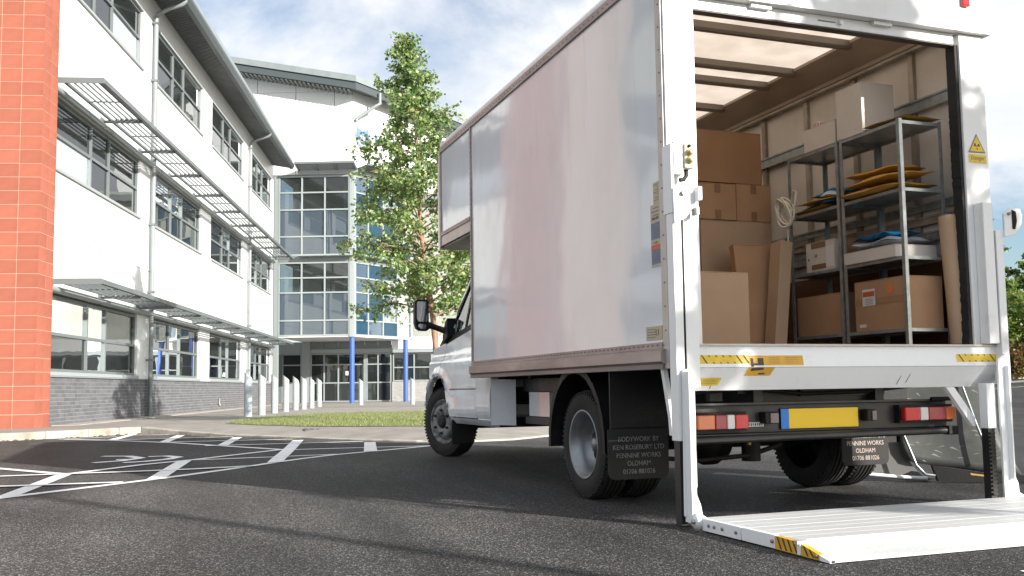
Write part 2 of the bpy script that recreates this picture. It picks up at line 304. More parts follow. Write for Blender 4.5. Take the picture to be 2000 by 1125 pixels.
def box(name, m, parent, x0, x1, y0, y1, z0, z1, M=I4, bev=0, **k): return part(name, MB().box(x0, x1, y0, y1, z0, z1), m, parent, M, bev, **k)
def text(name, s, size, m, parent, M, align='CENTER', ext=.0005, bold=0., sx=1.):
    c = bpy.data.curves.new(name, 'FONT'); c.body = s; c.size = size; c.align_x = align; c.align_y = 'CENTER'; c.extrude = ext; c.offset = bold; c.resolution_u = 3
    c.materials.append(MATS[m]); o0 = bpy.data.objects.new('text_source', c); COL.objects.link(o0); bpy.context.view_layer.update()
    me = bpy.data.meshes.new_from_object(o0.evaluated_get(bpy.context.evaluated_depsgraph_get())); bpy.data.objects.remove(o0)
    o = bpy.data.objects.new(name, me); COL.objects.link(o); place(o, M @ Matrix.Diagonal((sx, 1, 1, 1)), parent); return o
def face(o, right, upv=(0, 0, 1)):
    """matrix whose X runs along right, Y along up (for text and stickers)"""
    r_ = Vector(right).normalized(); u_ = Vector(upv).normalized(); n_ = r_.cross(u_).normalized(); M = Matrix((r_, u_, n_)).transposed().to_4x4(); M.translation = o; return M

# ------------------------------------------------------------------ ground
def gh(x, y):
    h = .045*math.exp(-((y-4.9)/1.7)**2)*math.exp(-(max(0, abs(x)-1.6)/1.2)**2)
    t = max(0, x-12); tt = max(0, min(1, (y-2)/8)); h += .047*min(t, 22)*tt*(1 if t > 3 else t/3)
    return h
ax_x = [-600, -200, -80, -40, -20, -12]+[-8+.4*i for i in range(41)]+[9, 10, 11, 12, 13, 14, 15, 17, 20, 23, 26, 30, 34, 38, 50, 80, 200, 600]
ax_y = [-600, -200, -60, -30, -20, -12, -8, -6]+[-5+.4*i for i in range(36)]+[10, 12, 14, 17, 20, 24, 28, 34, 42, 55, 80, 120, 200, 600, 1500]
ax_x.sort(); ax_y.sort(); g = MB(); nx, ny = len(ax_x), len(ax_y)
g.add([(x, y, gh(x, y)) for y in ax_y for x in ax_x], [(j*nx+i, j*nx+i+1, (j+1)*nx+i+1, (j+1)*nx+i) for j in range(ny-1) for i in range(nx-1)], smooth=True)
part('ground', g, 'asphalt', None, kind='structure')

# painted lines
def stroke(mb, pts, w, z=.005):
    P = [Vector(p) for p in pts]; Q = []
    for a, b in zip(P[:-1], P[1:]):
        n_ = max(1, int((b-a).length/.5)); Q += [a+(b-a)*i/n_ for i in range(n_)]
    Q.append(P[-1]); L_ = []
    for i, p in enumerate(Q):
        d = (Q[min(i+1, len(Q)-1)]-Q[max(i-1, 0)]).normalized(); nrm = Vector((-d.y, d.x))*w/2
        for q in (p+nrm, p-nrm): L_.append((q.x, q.y, gh(q.x, q.y)+z))
    mb.add(L_, [(2*i, 2*i+1, 2*i+3, 2*i+2) for i in range(len(Q)-1)])
marks = empty('parking_bay_markings', (-3, 7, 0), label='worn white hatched lines of a disabled parking bay on the asphalt', cat='road markings')
lines = [([(-5.6, 2.1), (-.42, 7.26)], .10), ([(-5.07, 12.35), (-4.35, 11.52), (-3.41, 10.12), (-2.47, 8.16), (-2.15, 7.45)], .10),
 ([(-5.5, 6.8), (-4.35, 4.98)], .10), ([(-4.35, 4.98), (-3.75, 5.80), (-3.24, 6.24), (-2.15, 7.58)], .10), ([(-5.6, 5.05), (-4.38, 5.02), (-2.74, 4.85)], .10),
 ([(-5.4, 4.05), (-3.85, 3.88)], .10), ([(-3.24, 6.24), (-1.78, 5.94)], .10), ([(-5.05, 12.33), (-4.25, 12.72)], .10), ([(-4.05, 13.15), (-3.44, 12.84)], .10),
 ([(-4.3, 11.49), (-2.5, 11.45)], .10), ([(-3.52, 10.32), (-1.76, 10.02)], .10), ([(-3.03, 8.94), (-.97, 8.77)], .10), ([(-2.19, 7.49), (-.42, 7.26)], .10),
 ([(-4.58, 3.12), (-4.37, 4.97)], .13), ([(-3.61, 4.05), (-3.34, 6.14)], .14), ([(-2.54, 5.12), (-1.72, 9.73)], .15), ([(-1.39, 6.2), (-.92, 8.55)], .15),
 ([(-4.27, 11.46), (-4.03, 13.3)], .14), ([(-3.54, 10.34), (-3.27, 12.58)], .14), ([(-2.82, 8.9), (-2.45, 11.24)], .14)]
for k, (p, w) in enumerate(lines):
    mb = MB(); stroke(mb, p, w, .004+.0012*(k % 6)); part('painted_line', mb, 'road_paint', marks)
mb = MB(); stroke(mb, [(-4.19, 7.50), (-3.92, 7.36), (-3.78, 6.95), (-3.86, 6.78), (-4.02, 6.78)], .12, .004); stroke(mb, [(-3.80, 6.86), (-3.97, 6.55), (-4.22, 6.42)], .12, .0052)
stroke(mb, [(-3.70, 7.12), (-3.52, 7.14), (-3.39, 6.86), (-3.50, 6.55), (-3.72, 6.34), (-3.93, 6.27)], .12, .0044)
part('wheelchair_symbol', mb, 'road_paint', marks)
mb = MB(); stroke(mb, [(-.55, -1.75), (.4, -1.80)], .24, .004)
part('road_line', mb, 'road_paint', None, label='white painted line stub on the asphalt in front of the lowered platform', cat='road marking')

# kerb, paving
kl = [(-14, 8.4, .12), (-10, 10.3, .12), (-5.9, 12.25, .12), (-4.7, 13.05, .12), (-4.25, 13.5, .12), (-3.9, 13.55, .12), (-3.3, 12.8, .07), (-2.6, 11.8, .03), (-1.63, 10.3, .02), (-.93, 9.06, .018), (-.35, 8.25, .02), (.2, 7.85, .02), (.9, 7.95, .02), (2.05, 8.9, .02), (5, 13.5, .03), (13, 33, .1), (30, 62, .12), (60, 100, .12)]
def inner(i, d):
    a = Vector(kl[max(i-1, 0)][:2]); b = Vector(kl[min(i+1, len(kl)-1)][:2]); t_ = (b-a).normalized(); return Vector(kl[i][:2])+Vector((-t_.y, t_.x))*d
inn = [inner(i, .9) for i in range(len(kl))]; inn[4] = Vector((-4.5, 14.5)); inn[5] = Vector((-3.6, 14.5)); inn[6] = Vector((-2.6, 13.4))
inn[3] = Vector((-5.2, 13.9)); edge = [inner(i, .13) for i in range(len(kl))]
mb = MB(); vs = [(e.x, e.y, kl[i][2]+gh(e.x, e.y)*.5+.002) for i, e in enumerate(edge)]+[(p.x, p.y, .12) for p in inn]; n_ = len(kl)
mb.add(vs, [(i, i+1, n_+i+1, n_+i) for i in range(n_-1)])
poly = [(p.x, p.y) for p in inn]+[(60, 140), (-60, 140), (-60, 12)]
mb.add([(x, y, .12) for x, y in poly], [tuple(t) for t in tessellate_polygon([[Vector((x, y, 0)) for x, y in poly]])])
part('pavement', mb, 'paving', None, kind='structure')
kerb = empty('kerb', (-4, 13, 0), kind='structure')
for i in range(n_-1):
    a = Vector(kl[i][:2]); b = Vector(kl[i+1][:2]); L_ = (b-a).length
    if i >= 14: continue
    m_ = max(1, round(L_/.92)); 
    for j in range(m_):
        p = a+(b-a)*(j/m_); q = a+(b-a)*((j+1)/m_); t_ = (q-p).normalized(); nn = Vector((-t_.y, t_.x)); p = p+t_*.004; q = q-t_*.004
        h0 = kl[i][2]+(kl[i+1][2]-kl[i][2])*j/m_; h1 = kl[i][2]+(kl[i+1][2]-kl[i][2])*(j+1)/m_; e = nn*.15; c_ = nn*.012
        mb = MB(); dz = random.uniform(-.002, .002)+.003
        mb.add([(p.x, p.y, -.05), (q.x, q.y, -.05), (q.x, q.y, h1-.012+dz), (p.x, p.y, h0-.012+dz), (p.x+c_.x, p.y+c_.y, h0+dz), (q.x+c_.x, q.y+c_.y, h1+dz), (q.x+e.x, q.y+e.y, h1+dz), (p.x+e.x, p.y+e.y, h0+dz), (p.x+e.x, p.y+e.y, -.05), (q.x+e.x, q.y+e.y, -.05)],
               [(0, 1, 2, 3), (3, 2, 5, 4), (4, 5, 6, 7), (0, 3, 4, 7, 8), (1, 9, 6, 5, 2), (7, 6, 9, 8)])
        part('kerb_stone', mb, 'kerb_stone', kerb)
mb = MB()
for i in range(0, 8):
    a = Vector(kl[i][:2]); b = Vector(kl[i+1][:2]); m_ = int((b-a).length/.12)
    for j in range(m_):
        p = a+(b-a)*(j+random.random())/m_; r_ = random.uniform(.01, .035)
        if random.random() < .75: mb.lathe([(0, r_*1.5), (r_*.5, r_), (r_*.7, .002)], (p.x, p.y-.01, .0), (0, 0, 1), 6)
part('kerb_moss', mb, 'kerb_moss', None, label='patchy dry moss and dirt along the foot of the kerb', cat='moss', kind='stuff')
# darker service lane strips before the entrance and strip at wall foot
T = Fr((-5.48, 15.53, 0), 15.2)
box('path_edging', 'slab_dark', None, 2.2, 2.45, 7, 22, .12, .128, M=T, kind='structure')
for yy, w in ((30.2, .25), (31.4, .18), (33.5, .2)):
    Mx = Fr((1.5, yy-1, 0), 112); box('lane_edging', 'slab_dark', None, -w, 0, 0, 30, .118, .126, M=Mx, kind='structure')
box('wall_foot_strip', 'kerb_stone', None, .01, .45, -.1, 24.4, .115, .135, M=T, kind='structure')
# grass island
gp = [(-2.45, 14.3), (-1.9, 12.9), (-1.3, 11.75), (-.4, 11.0), (.34, 10.6), (1.3, 10.4), (2.2, 11.0), (3.6, 14), (4.2, 18.5), (2.7, 20.2), (.3, 20.4), (-.9, 18.6), (-2.1, 16.2)]
mb = MB(); mb.add([(x, y, .128) for x, y in gp], [tuple(t) for t in tessellate_polygon([[Vector((x, y, 0)) for x, y in gp]])]); part('lawn', mb, 'grass_soil', None, kind='structure')
def inpoly(x, y, P):
    c = False; j = len(P)-1
    for i in range(len(P)):
        if (P[i][1] > y) != (P[j][1] > y) and x < (P[j][0]-P[i][0])*(y-P[i][1])/(P[j][1]-P[i][1])+P[i][0]: c = not c
        j = i
    return c
mb = MB(); k = 0
while k < 42000:
    x = random.uniform(-2.6, 4.4); y = random.uniform(10.2, 20.6)
    if not inpoly(x, y, gp): continue
    k += 1; a = random.uniform(0, 6.28); h = random.uniform(.015, .05); w = .006; dx = random.uniform(-.02, .02); dy = random.uniform(-.02, .02); c_, s_ = math.cos(a)*w, math.sin(a)*w
    mb.v += [(x-c_, y-s_, .126), (x+c_, y+s_, .126), (x+dx, y+dy, .126+h)]; mb.f.append((3*k-3, 3*k-2, 3*k-1)); mb.sm.append(False)
part('grass', mb, 'grass_blade', None, label='short bright green mown grass on the island in front of the offices', cat='grass', kind='stuff')
dr = empty('drain_grating', (-.9, 11.3, .12), label='dark slotted drain grating set in the pavement before the lawn', cat='drain')
box('grating_frame', 'slab_dark', dr, -1.45, -.42, 11.0, 11.55, .085, .1, M=I4)
for i in range(12): box('grating_bar', 'hub_dark', dr, -1.42+i*.083, -1.38+i*.083, 11.03, 11.52, .1, .106)
# ------------------------------------------------------------------ red block pillar
PF = Fr((-5.66, 14.30, .12), 15.2)
pil = empty('red_block_pillar', M=PF, label='tall pillar of salmon red blocks with pale joints at the left edge', cat='pillar')
box('mortar_core', 'red_mortar', pil, -3.0, -.004, .004, .67, 0, 13, M=PF)
CH = .2475
front = MB().box(0, .365, 0, .1, 0, CH-.009).mesh('brick', 'red_block'); sideb = MB().box(-.1, 0, 0, .329, 0, CH-.009).mesh('brick_side', 'red_block')
for i in range(52):
    z = i*CH
    for j in range(3):
        obj('brick', front, pil, PF @ Matrix.Translation((-.368-.375*j+.0, random.uniform(-.0012, .0012), z)), bev=0)
    for j in range(2):
        obj('brick', sideb, pil, PF @ Matrix.Translation((random.uniform(-.001, .001), .003+j*.339, z)))
# ------------------------------------------------------------------ windows
def window(parent, M, y0, y1, z0, z1, cols, rows, fm='frame_grey', fw=.06, depth=.09, gm='window_glass', sub=None, x=-.05, gmf=None):
    """frame part with pane sub-parts; cols/rows are divider positions"""
    f = MB(); ys = [y0]+cols+[y1]; zs = [z0]+rows+[z1]
    f.box(x-depth, x, y0, y0+fw, z0, z1); f.box(x-depth, x, y1-fw, y1, z0, z1); f.box(x-depth, x, y0+fw, y1-fw, z0, z0+fw); f.box(x-depth, x, y0+fw, y1-fw, z1-fw, z1)
    for c in cols: f.box(x-depth, x, c-fw/2, c+fw/2, z0+fw, z1-fw)
    for r_ in rows:
        for i in range(len(ys)-1):
            a = ys[i]+(fw if i == 0 else fw/2); b = ys[i+1]-(fw if i == len(ys)-2 else fw/2); f.box(x-depth+.004, x-.004, a, b, r_-fw/2, r_+fw/2)
    w = part('window', f, fm, parent, M)
    for i in range(len(ys)-1):
        for j in range(len(zs)-1):
            a = ys[i]+(fw if i == 0 else fw/2); b = ys[i+1]-(fw if i == len(ys)-2 else fw/2); c = zs[j]+(fw if j == 0 else fw/2); d = zs[j+1]-(fw if j == len(zs)-2 else fw/2)
            m_ = gmf(i, j) if gmf else gm
            tl = random.uniform(-.004, .004)
            p = MB(); p.add([(x-depth*.5+tl, a, c), (x-depth*.5-tl, b, c), (x-depth*.5-tl, b, d), (x-depth*.5+tl, a, d)], [(0, 1, 2, 3)]); part('pane', p, m_, w, M)
    return w

# ------------------------------------------------------------------ left office wing
wing = empty('office_wing', M=T, label='long white clad office wing with three rows of ribbon windows and sunshades', cat='building')
LEN = 24.75; Y0 = -.60
WIN = [(-.45, 5.05, [1.85, 2.98]), (6.15, 11.28, [8.08, 9.22]), (12.62, 17.8, [14.55, 15.7]), (19.1, 24.25, [21.0, 22.15])]
RZ = [(1.13, 2.58, 1.85), (4.98, 6.36, 5.66), (8.68, 10.12, 9.42)]
# wall pieces: bands between window rows, piers between windows
bands = [(2.62, 3.74), (3.75, 4.94), (6.40, 7.40), (7.41, 8.64), (10.16, 10.86)]
for z0, z1 in bands:
    ys = [Y0, 5.60, 12.0, 18.45, LEN]
    for a, b in zip(ys[:-1], ys[1:]): box('wall_panel', 'white_cladding', wing, -.18, 0, a+.004, b-.004, z0+.004, z1-.004, M=T)
for (z0, z1, _), lo, hi in zip(RZ, (1.06, 4.945, 8.645), (2.615, 6.395, 10.155)):
    ed = [Y0]+[v for w in WIN for v in w[:2]]+[LEN]
    for a, b in zip(ed[0::2], ed[1::2]): box('wall_pier', 'white_cladding', wing, -.18, -.002, a+.003, b-.003, lo, hi, M=T)
    for a, b, c in WIN:
        window(wing, T, a, b, z0, z1, c, [_])
        box('window_sill', 'sill_pale', wing, -.12, .05, a-.03, b+.03, lo-.02 if lo > 2 else z0-.07, z0-.001, M=T)
        if lo > 2 and z1 > 9: box('window_head', 'frame_pale', wing, -.12, .012, a-.02, b+.02, z1+.001, hi, M=T)
box('wall_backing', 'panel_joint', wing, -.25, -.185, Y0, LEN, 2.60, 4.96, M=T); box('wall_backing', 'panel_joint', wing, -.25, -.185, Y0, LEN, 6.38, 8.66, M=T)
# brick plinth as real courses
box('plinth_mortar', 'grey_mortar', wing, -.25, -.004, Y0, LEN, .1, 1.03, M=T)
mb = MB()
for r_ in range(12):
    z = .125+r_*.075; y = Y0+(.1125 if r_ % 2 else 0)
    while y < LEN-.25:
        d = random.uniform(0, .003); mb.box(-.1, .003+d, y, y+.215, z, z+.065); y += .225
part('plinth_bricks', mb, 'grey_brick', wing, T, kind='stuff')
box('plinth_ledge', 'frame_pale', wing, -.1, .04, Y0, LEN, 1.035, 1.058, M=T)
# floors, ceilings and rooms behind the glass
for z0, z1 in ((.12, 2.72), (4.0, 6.5), (7.8, 10.3)):
    box('room_floor', 'room_dark', wing, -7, -.26, Y0, LEN, z0-.2, z0, M=T); box('room_ceiling', 'room_ceiling', wing, -7, -.26, Y0, LEN, z1, z1+.3, M=T)
    box('room_back_wall', 'room_wall', wing, -7.1, -5.0, Y0, LEN, z0, z1, M=T)
    for yy in (5.6, 12.0, 18.45): box('room_partition', 'room_wall', wing, -5, -.3, yy-.05, yy+.05, z0, z1, M=T)
for a, b, z0, z1 in ((8.3, 9.1, 8.9, 10.1), (13.0, 14.4, 9.45, 10.1), (21.2, 22.0, 5.0, 6.3), (16, 17.6, 5.7, 6.3), (-1, 1.6, 9.0, 10.1)): box('window_blind', 'blind', wing, -.24, -.22, a, b, z0, z1, M=T)
# roof with soffit and gutter
OV = .78
so_ = [(-.2, 10.86), (0.0, 10.80), (OV, 10.66), (OV, 10.60), (-.2, 10.74)]
mb = MB().prism([(.002, 10.80), (OV, 10.68), (OV, 10.72), (.002, 10.90)], 'y', Y0, 24.45); part('soffit_board', mb, 'soffit_grey', wing, T)
mb = MB()
for i in range(170):
    y = 2+i*.132; mb.prism([(.01, 10.797), (OV-.02, 10.676), (OV-.02, 10.652), (.01, 10.773)], 'y', y, y+.05)
part('soffit_ribs', mb, 'soffit_grey', wing, T, kind='stuff')
mb = MB().prism([(OV-.03, 10.64), (OV+.10, 10.64), (OV+.17, 10.76), (OV+.17, 10.84), (OV-.03, 10.84)], 'y', Y0, 24.5); part('gutter', mb, 'roof_fascia', wing, T)
mb = MB().prism([(OV-.1, 10.843), (OV+.10, 10.843), (OV+.10, 11.0), (OV+.02, 11.22), (-8, 12.4), (-8, 12.2), (OV-.1, 11.05)], 'y', Y0, 24.45); part('roof', mb, 'pale_steel', wing, T)
mb = MB().prism([(0, 10.9), (OV-.1, 10.85), (OV-.1, 11.15), (-8, 12.3), (-8, 10.9)], 'y', 24.30, 24.45); part('roof_end', mb, 'white_cladding', wing, T)
# downpipes
for yy, top in ((5.85, 10.35), (18.75, 10.35)):
    mb = MB().tube([(.10, yy, .13), (.10, yy, top-.05), (.13, yy, top+.03), (.45, yy-.12, top+.13), (.80, yy-.2, top+.22), (.86, yy-.2, top+.3), (.86, yy-.2, 10.75)], .055, 10)
    dp = part('downpipe', mb, 'pale_steel' if yy < 10 else 'pale_steel', wing, T)
    for z in (1.5, 3.2, 4.9, 6.8, 8.6, 10.1): part('pipe_bracket', MB().box(.0, .165, yy-.07, yy+.07, z, z+.05), 'frame_grey', dp, T)
# sunshades
def sunshade(zr, zl, y0, y1, parent, M, off=.9, tint='grey_steel', heavy=()):
    root = part('sunshade', MB().box(off-.035, off+.035, y0, y1, zr-.04, zr+.05), tint, parent, M)
    sub = lambda nme, mb_, m_: part(nme, mb_, m_, root, M)
    sub('end_plate', MB().box(.0, off+.035, y0-.02, y0-.001, zr-.055, zr+.055), 'frame_grey'); sub('end_plate', MB().box(.0, off+.035, y1+.001, y1+.02, zr-.055, zr+.055), 'frame_grey')
    sub('inner_rail', MB().box(.17, .22, y0, y1, zr-.035, zr+.02), tint)
    for i in range(5): sub('shade_slat', MB().box(.33+i*.115, .348+i*.115, y0, y1, zr-.02, zr+.012), tint)
    sub('shade_slat', MB().box(.825, .84, y0, y1, zr-.02, zr+.012), tint)
    y = y0+1.3; k_ = 0
    while y < y1-.3:
        if k_ % 2: 
            r_ = MB().box(.02, off-.04, y, y+.06, zr-.075, zr-.025)
            for i in range(6): r_.lathe([(-.02, .05), (.03, .04)], (.33+i*.1, y+.03, zr-.01), (0, 0, 1), 6)
            r_.box(0, .04, y-.06, y+.12, zr-.11, zr+.03)
        else: r_ = MB().box(.2, off-.04, y, y+.022, zr-.03, zr-.008)
        sub('shade_bracket' if k_ % 2 else 'shade_tie', r_, tint); y += 1.34; k_ += 1
    return root
sunshade(6.60, 0, -.42, 24.5, wing, T); sunshade(2.80, 0, -.32, 24.55, wing, T)
for zz in (6.44, 2.665):
    ys = [-.6]+[k*2.15 for k in range(1, 12)]+[24.6]
    for a, b in zip(ys[:-1], ys[1:]): part('roller_tube', MB().cyl((.075, a+.03, zz), (.075, b-.03, zz), .062, 12), 'frame_pale', wing, T)
part('outlet_pipe', MB().tube([(.03, 14.0, .5), (.03, 14.0, .32), (.06, 14.0, .26)], .03, 8), 'rivet', wing, T)
# ------------------------------------------------------------------ entrance tower
K = (4.5, 39.0, 0.)
FA = Fr(K, 112); FB = Fr(K, 54); nA = Vector((math.cos(R(112)), -math.sin(R(112)), 0)); FC = Fr(Vector(K)-nA*4.2, 112)
tw = empty('entrance_tower', M=FA, label='taller white block with projecting glazed entrance bay and sloping grey roof', cat='building')
zA = lambda s: 14.86-.187*s
# upper white wall A: panels with seams
sx = [-9.5, -6.4, -4.45, -2.65, -.85, 0.0]; zz = [10.62, 11.9, 13.25, 14.5]
for a, b in zip(sx[:-1], sx[1:]):
    for z0, z1 in zip(zz[:-1], zz[1:]): box('wall_panel', 'white_cladding', tw, -.2, 0, a+.012, b-.012, z0+.006, z1-.006, M=FA)
    mb = MB().prism([(a+.012, 14.506), (b-.012, 14.506), (b-.012, zA(b)-.35), (a+.012, zA(a)-.35)], 'x', -.2, 0); part('wall_panel', mb, 'white_cladding', tw, FA)
sb = [0.0, 1.6, 3.2, 4.8, 6.6, 9.0]
for a, b in zip(sb[:-1], sb[1:]):
    for z0, z1 in zip(zz, zz[1:]+[14.72]): box('wall_panel', 'white_cladding', tw, -.2, 0, a+.012, b-.012, z0+.006, z1-.006, M=FB)
box('joint_backing', 'panel_joint', tw, -.4, -.21, -9.5, 0, 10.6, 14.3, M=FA); box('joint_backing', 'panel_joint', tw, -.4, -.21, 0, 9, 10.6, 14.3, M=FB)
box('wall_panel', 'white_cladding', tw, -.2, -.01, -6, -3.45, 3.2, 10.6, M=FA)
# roof
def rs(x, s, dz): return (x, s, zA(s)+dz)
mb = MB(); o = .95
A0 = FA @ Vector((o, -9.5, zA(-9.5))); A1 = FA @ Vector((o, .35, zA(0))); B1 = FB @ Vector((o, 9.5, 14.55)); b0 = FA @ Vector((-9, -9.5, 17.5)); b1 = FB @ Vector((-9, 9.5, 15.5)); bm_ = FA @ Vector((-9, 3, 15.6))
Pts = [A0, A1, B1, b1, bm_, b0]
def slab(lo, hi, ins=0.):
    vs = [Vector((p.x, p.y, p.z+lo)) for p in Pts]+[Vector((p.x, p.y, p.z+hi)) for p in Pts]; c = sum(Pts, Vector())/6
    vs = [Vector((v.x+(c.x-v.x)*ins, v.y+(c.y-v.y)*ins, v.z)) for v in vs]
    return MB().add(vs, [(0, 1, 4, 5), (1, 2, 3, 4), (6, 11, 10, 7), (7, 10, 9, 8)]+[(i, (i+1) % 6, 6+(i+1) % 6, 6+i) for i in range(6)])
part('roof', slab(-.22, .06), 'pale_steel', tw, I4); part('roof_gutter', slab(-.55, -.225, .010), 'roof_fascia', tw, I4)
mb = MB()
for i in range(46):
    s = -9.3+i*.205; mb.prism([(.02, zA(s)-.56), (o-.12, zA(s)-.56), (o-.12, zA(s)-.575), (.02, zA(s)-.575)], 'y', s, s+.1)
part('roof_soffit_ribs', mb, 'soffit_grey', tw, FA, kind='stuff')
pp = lambda s, x, z: FB @ Vector((x, s, z))
part('downpipe', MB().tube([pp(.9, .86, 14.45), pp(.9, .88, 13.95), pp(.75, .8, 13.85), pp(.2, .15, 13.25), pp(.1, .1, 13.1)], .08, 8), 'pale_steel', tw, I4)
# glazed bay
LV = [3.89, 5.16, 5.84]
def gm1(i, j): return 'spandrel_glass' if j in (0, 1) else 'window_glass'
def gm2(i, j): return 'sky_tint_glass'
colsA = [-2.34, -1.28]; colsB = [1.03, 2.05, 3.07]
window(tw, FA, -3.42, -.14, 3.18, 6.56, colsA, LV, 'frame_pale', .065, .12, x=.03, gmf=gm1)
window(tw, FB, .14, 4.1, 3.18, 6.56, colsB, LV, 'frame_pale', .065, .12, x=.03, gmf=gm2)
window(tw, FA, -3.42, -.14, 6.86, 10.56, colsA, [7.74, 8.98, 9.78], 'frame_pale', .065, .12, x=.03, gmf=gm1)
window(tw, FB, .14, 4.1, 6.86, 10.56, colsB, [7.74, 8.98, 9.78], 'frame_pale', .065, .12, x=.03, gmf=gm2)
part('corner_mullion', MB().prism([(0.0, -.14), (.06, -.14), (.06, 0), (.0, .02), (-.2, 0)], 'z', 3.12, 10.6, FA), 'frame_pale', tw, I4)
part('corner_mullion', MB().prism([(0.0, .14), (.06, .14), (.06, .0), (.0, -.02), (-.2, 0)], 'z', 3.12, 10.6, FB), 'frame_pale', tw, I4)
box('bay_transom', 'frame_grey', tw, -.12, .02, -3.42, 0, 6.565, 6.855, M=FA); box('bay_transom', 'frame_grey', tw, -.12, .02, 0.02, 4.1, 6.565, 6.855, M=FB)
box('bay_ledge', 'frame_pale', tw, .02, .42, -2.45, .12, 6.80, 6.87, M=FA); box('bay_ledge', 'frame_pale', tw, .02, .42, .0, 4.2, 6.80, 6.87, M=FB)
box('corner_post', 'frame_pale', tw, -.2, .02, -3.62, -3.43, .12, 10.62, M=FA); box('corner_post', 'frame_grey', tw, -.2, .05, -3.85, -3.63, .12, 10.62, M=FA)
box('bay_head', 'frame_grey', tw, -.12, .03, -3.62, 0, 10.565, 10.62, M=FA); box('bay_head', 'frame_grey', tw, -.12, .03, .02, 4.1, 10.565, 10.62, M=FB)
box('bay_end', 'frame_pale', tw, -2.5, .03, 4.1, 4.2, 3.12, 10.6, M=FB)
# top canopy over the bay
for F_, a, b in ((FA, -2.5, .25), (FB, .1, 4.4)):
    cn = box('bay_canopy', 'frame_grey', tw, .78, .84, a, b, 10.93, 11.02, M=F_); box('canopy_tube', 'frame_pale', cn, .02, .14, a, b, 10.66, 10.80, M=F_)
    for i in range(7): part('canopy_slat', MB().box(.14+i*.09, .16+i*.09, a, b, 10.80+i*.02, 10.85+i*.02), 'grey_steel', cn, F_)
    for i in range(4): part('canopy_arm', MB().prism([(.0, 10.72), (.8, 10.90), (.8, 10.97), (.0, 10.86)], 'y', a+.02+i*(b-a-.1)/3, a+.08+i*(b-a-.1)/3), 'grey_steel', cn, F_)
# rooms behind the bay
flr = [FA @ Vector((-.3, -3.4, 0)), FA @ Vector((-.3, -.1, 0)), FB @ Vector((-.3, .2, 0)), FB @ Vector((-.3, 4.05, 0)), FB @ Vector((-5, 4.0, 0)), FA @ Vector((-6, -3.4, 0))]
for z, m_ in ((3.13, 'white_cladding'), (5.0, None), (6.6, 'room_ceiling'), (8.9, None), (10.5, 'room_ceiling')):
    if m_ is None: continue
    part('floor_slab', MB().prism([(p.x, p.y) for p in ([FA @ Vector((.0, -3.4, 0)), FA @ Vector((.0, -.1, 0)), FB @ Vector((.0, .2, 0)), FB @ Vector((.0, 4.05, 0))]+flr[4:] if z < 4 else flr)], 'z', z, z+.045 if z < 4 else z+.15), m_, tw, I4)
box('room_back_wall', 'room_wall', tw, -4.3, -4.2, -3.4, 8, 3.3, 10.5, M=FA); box('inner_column', 'blind', tw, -1.6, -1.3, -3.1, -2.8, 3.3, 10.5, M=FA); box('inner_column', 'blind', tw, -1.6, -1.35, -.7, -.45, 3.3, 10.5, M=FA)
box('stair_flight', 'room_dark', tw, -2.6, -2.2, -3.3, .5, 8.3, 8.6, M=FA)
# ground floor entrance, set back under the bay
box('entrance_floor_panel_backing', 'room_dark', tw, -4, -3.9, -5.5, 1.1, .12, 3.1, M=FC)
eS = [-2.97, -2.29, -1.58, -.98, -.26, .40, 1.07]
window(tw, FC, eS[0], eS[-1], .14, 2.54, eS[1:-1], [1.08, 1.98], 'frame_pale', .06, .1)
for a, b in zip(eS[:-1], eS[1:]): box('fascia_panel', 'frame_grey', tw, -.12, -.02, a+.012, b-.012, 2.76, 3.12, M=FC)
box('fascia_rail', 'frame_pale', tw, -.12, .02, eS[0], eS[-1], 2.55, 2.75, M=FC)
box('door_post', 'pale_steel', tw, -.15, .03, -.30, -.12, .13, 2.54, M=FC); box('entrance_post', 'frame_pale', tw, -.2, .05, -3.4, -2.98, .12, 3.12, M=FC)
window(tw, FC, -4.4, -3.42, 1.08, 2.54, [], [1.98], 'frame_pale', .06, .1); box('fascia_panel', 'frame_pale', tw, -.12, -.02, -5.6, -3.42, 2.55, 3.12, M=FC)
box('low_panel', 'frame_pale', tw, -.12, -.02, -4.4, -3.42, .12, 1.07, M=FC); box('side_post', 'frame_grey', tw, -.15, 0, -4.9, -4.41, .12, 2.54, M=FC)
box('door_notice', 'paper_white', tw, .0, .01, -1.2, -1.06, 1.45, 1.65, M=FC)
box('lobby_desk', 'room_wall', tw, -2.8, -2.0, -2.2, -.2, .12, 1.1, M=FC)
# right rear part of the wall behind the tree and truck
window(tw, FC, 1.14, 3.1, 1.12, 2.50, [2.2], [1.80], 'frame_pale', .06, .1); window(tw, FC, 3.1, 9.2, 1.12, 2.50, [4.6, 6.1, 7.6], [1.78], 'frame_pale', .06, .1)
mb = MB()
for r_ in range(13):
    z = .125+r_*.075; y = 1.12+(.1125 if r_ % 2 else 0)
    while y < 9: mb.box(-.1, .003, y, y+.215, z, z+.066); y += .225
part('plinth_bricks', mb, 'pale_brick', tw, FC, kind='stuff'); box('plinth_mortar', 'grey_mortar', tw, -.2, -.004, 1.10, 9.3, .1, 1.10, M=FC)
box('window_lintel', 'frame_pale', tw, -.15, .12, 1.1, 9.3, 2.53, 2.70, M=FC); box('wall_panel', 'white_cladding', tw, -.2, 0, 1.1, 9.3, 2.72, 4.72, M=FC)
window(tw, FC, 1.5, 9.2, 4.75, 6.15, [2.6, 3.7, 4.6, 5.5, 6.4, 7.3], [5.4], 'frame_pale', .06, .1, gmf=lambda i, j: 'window_glass')
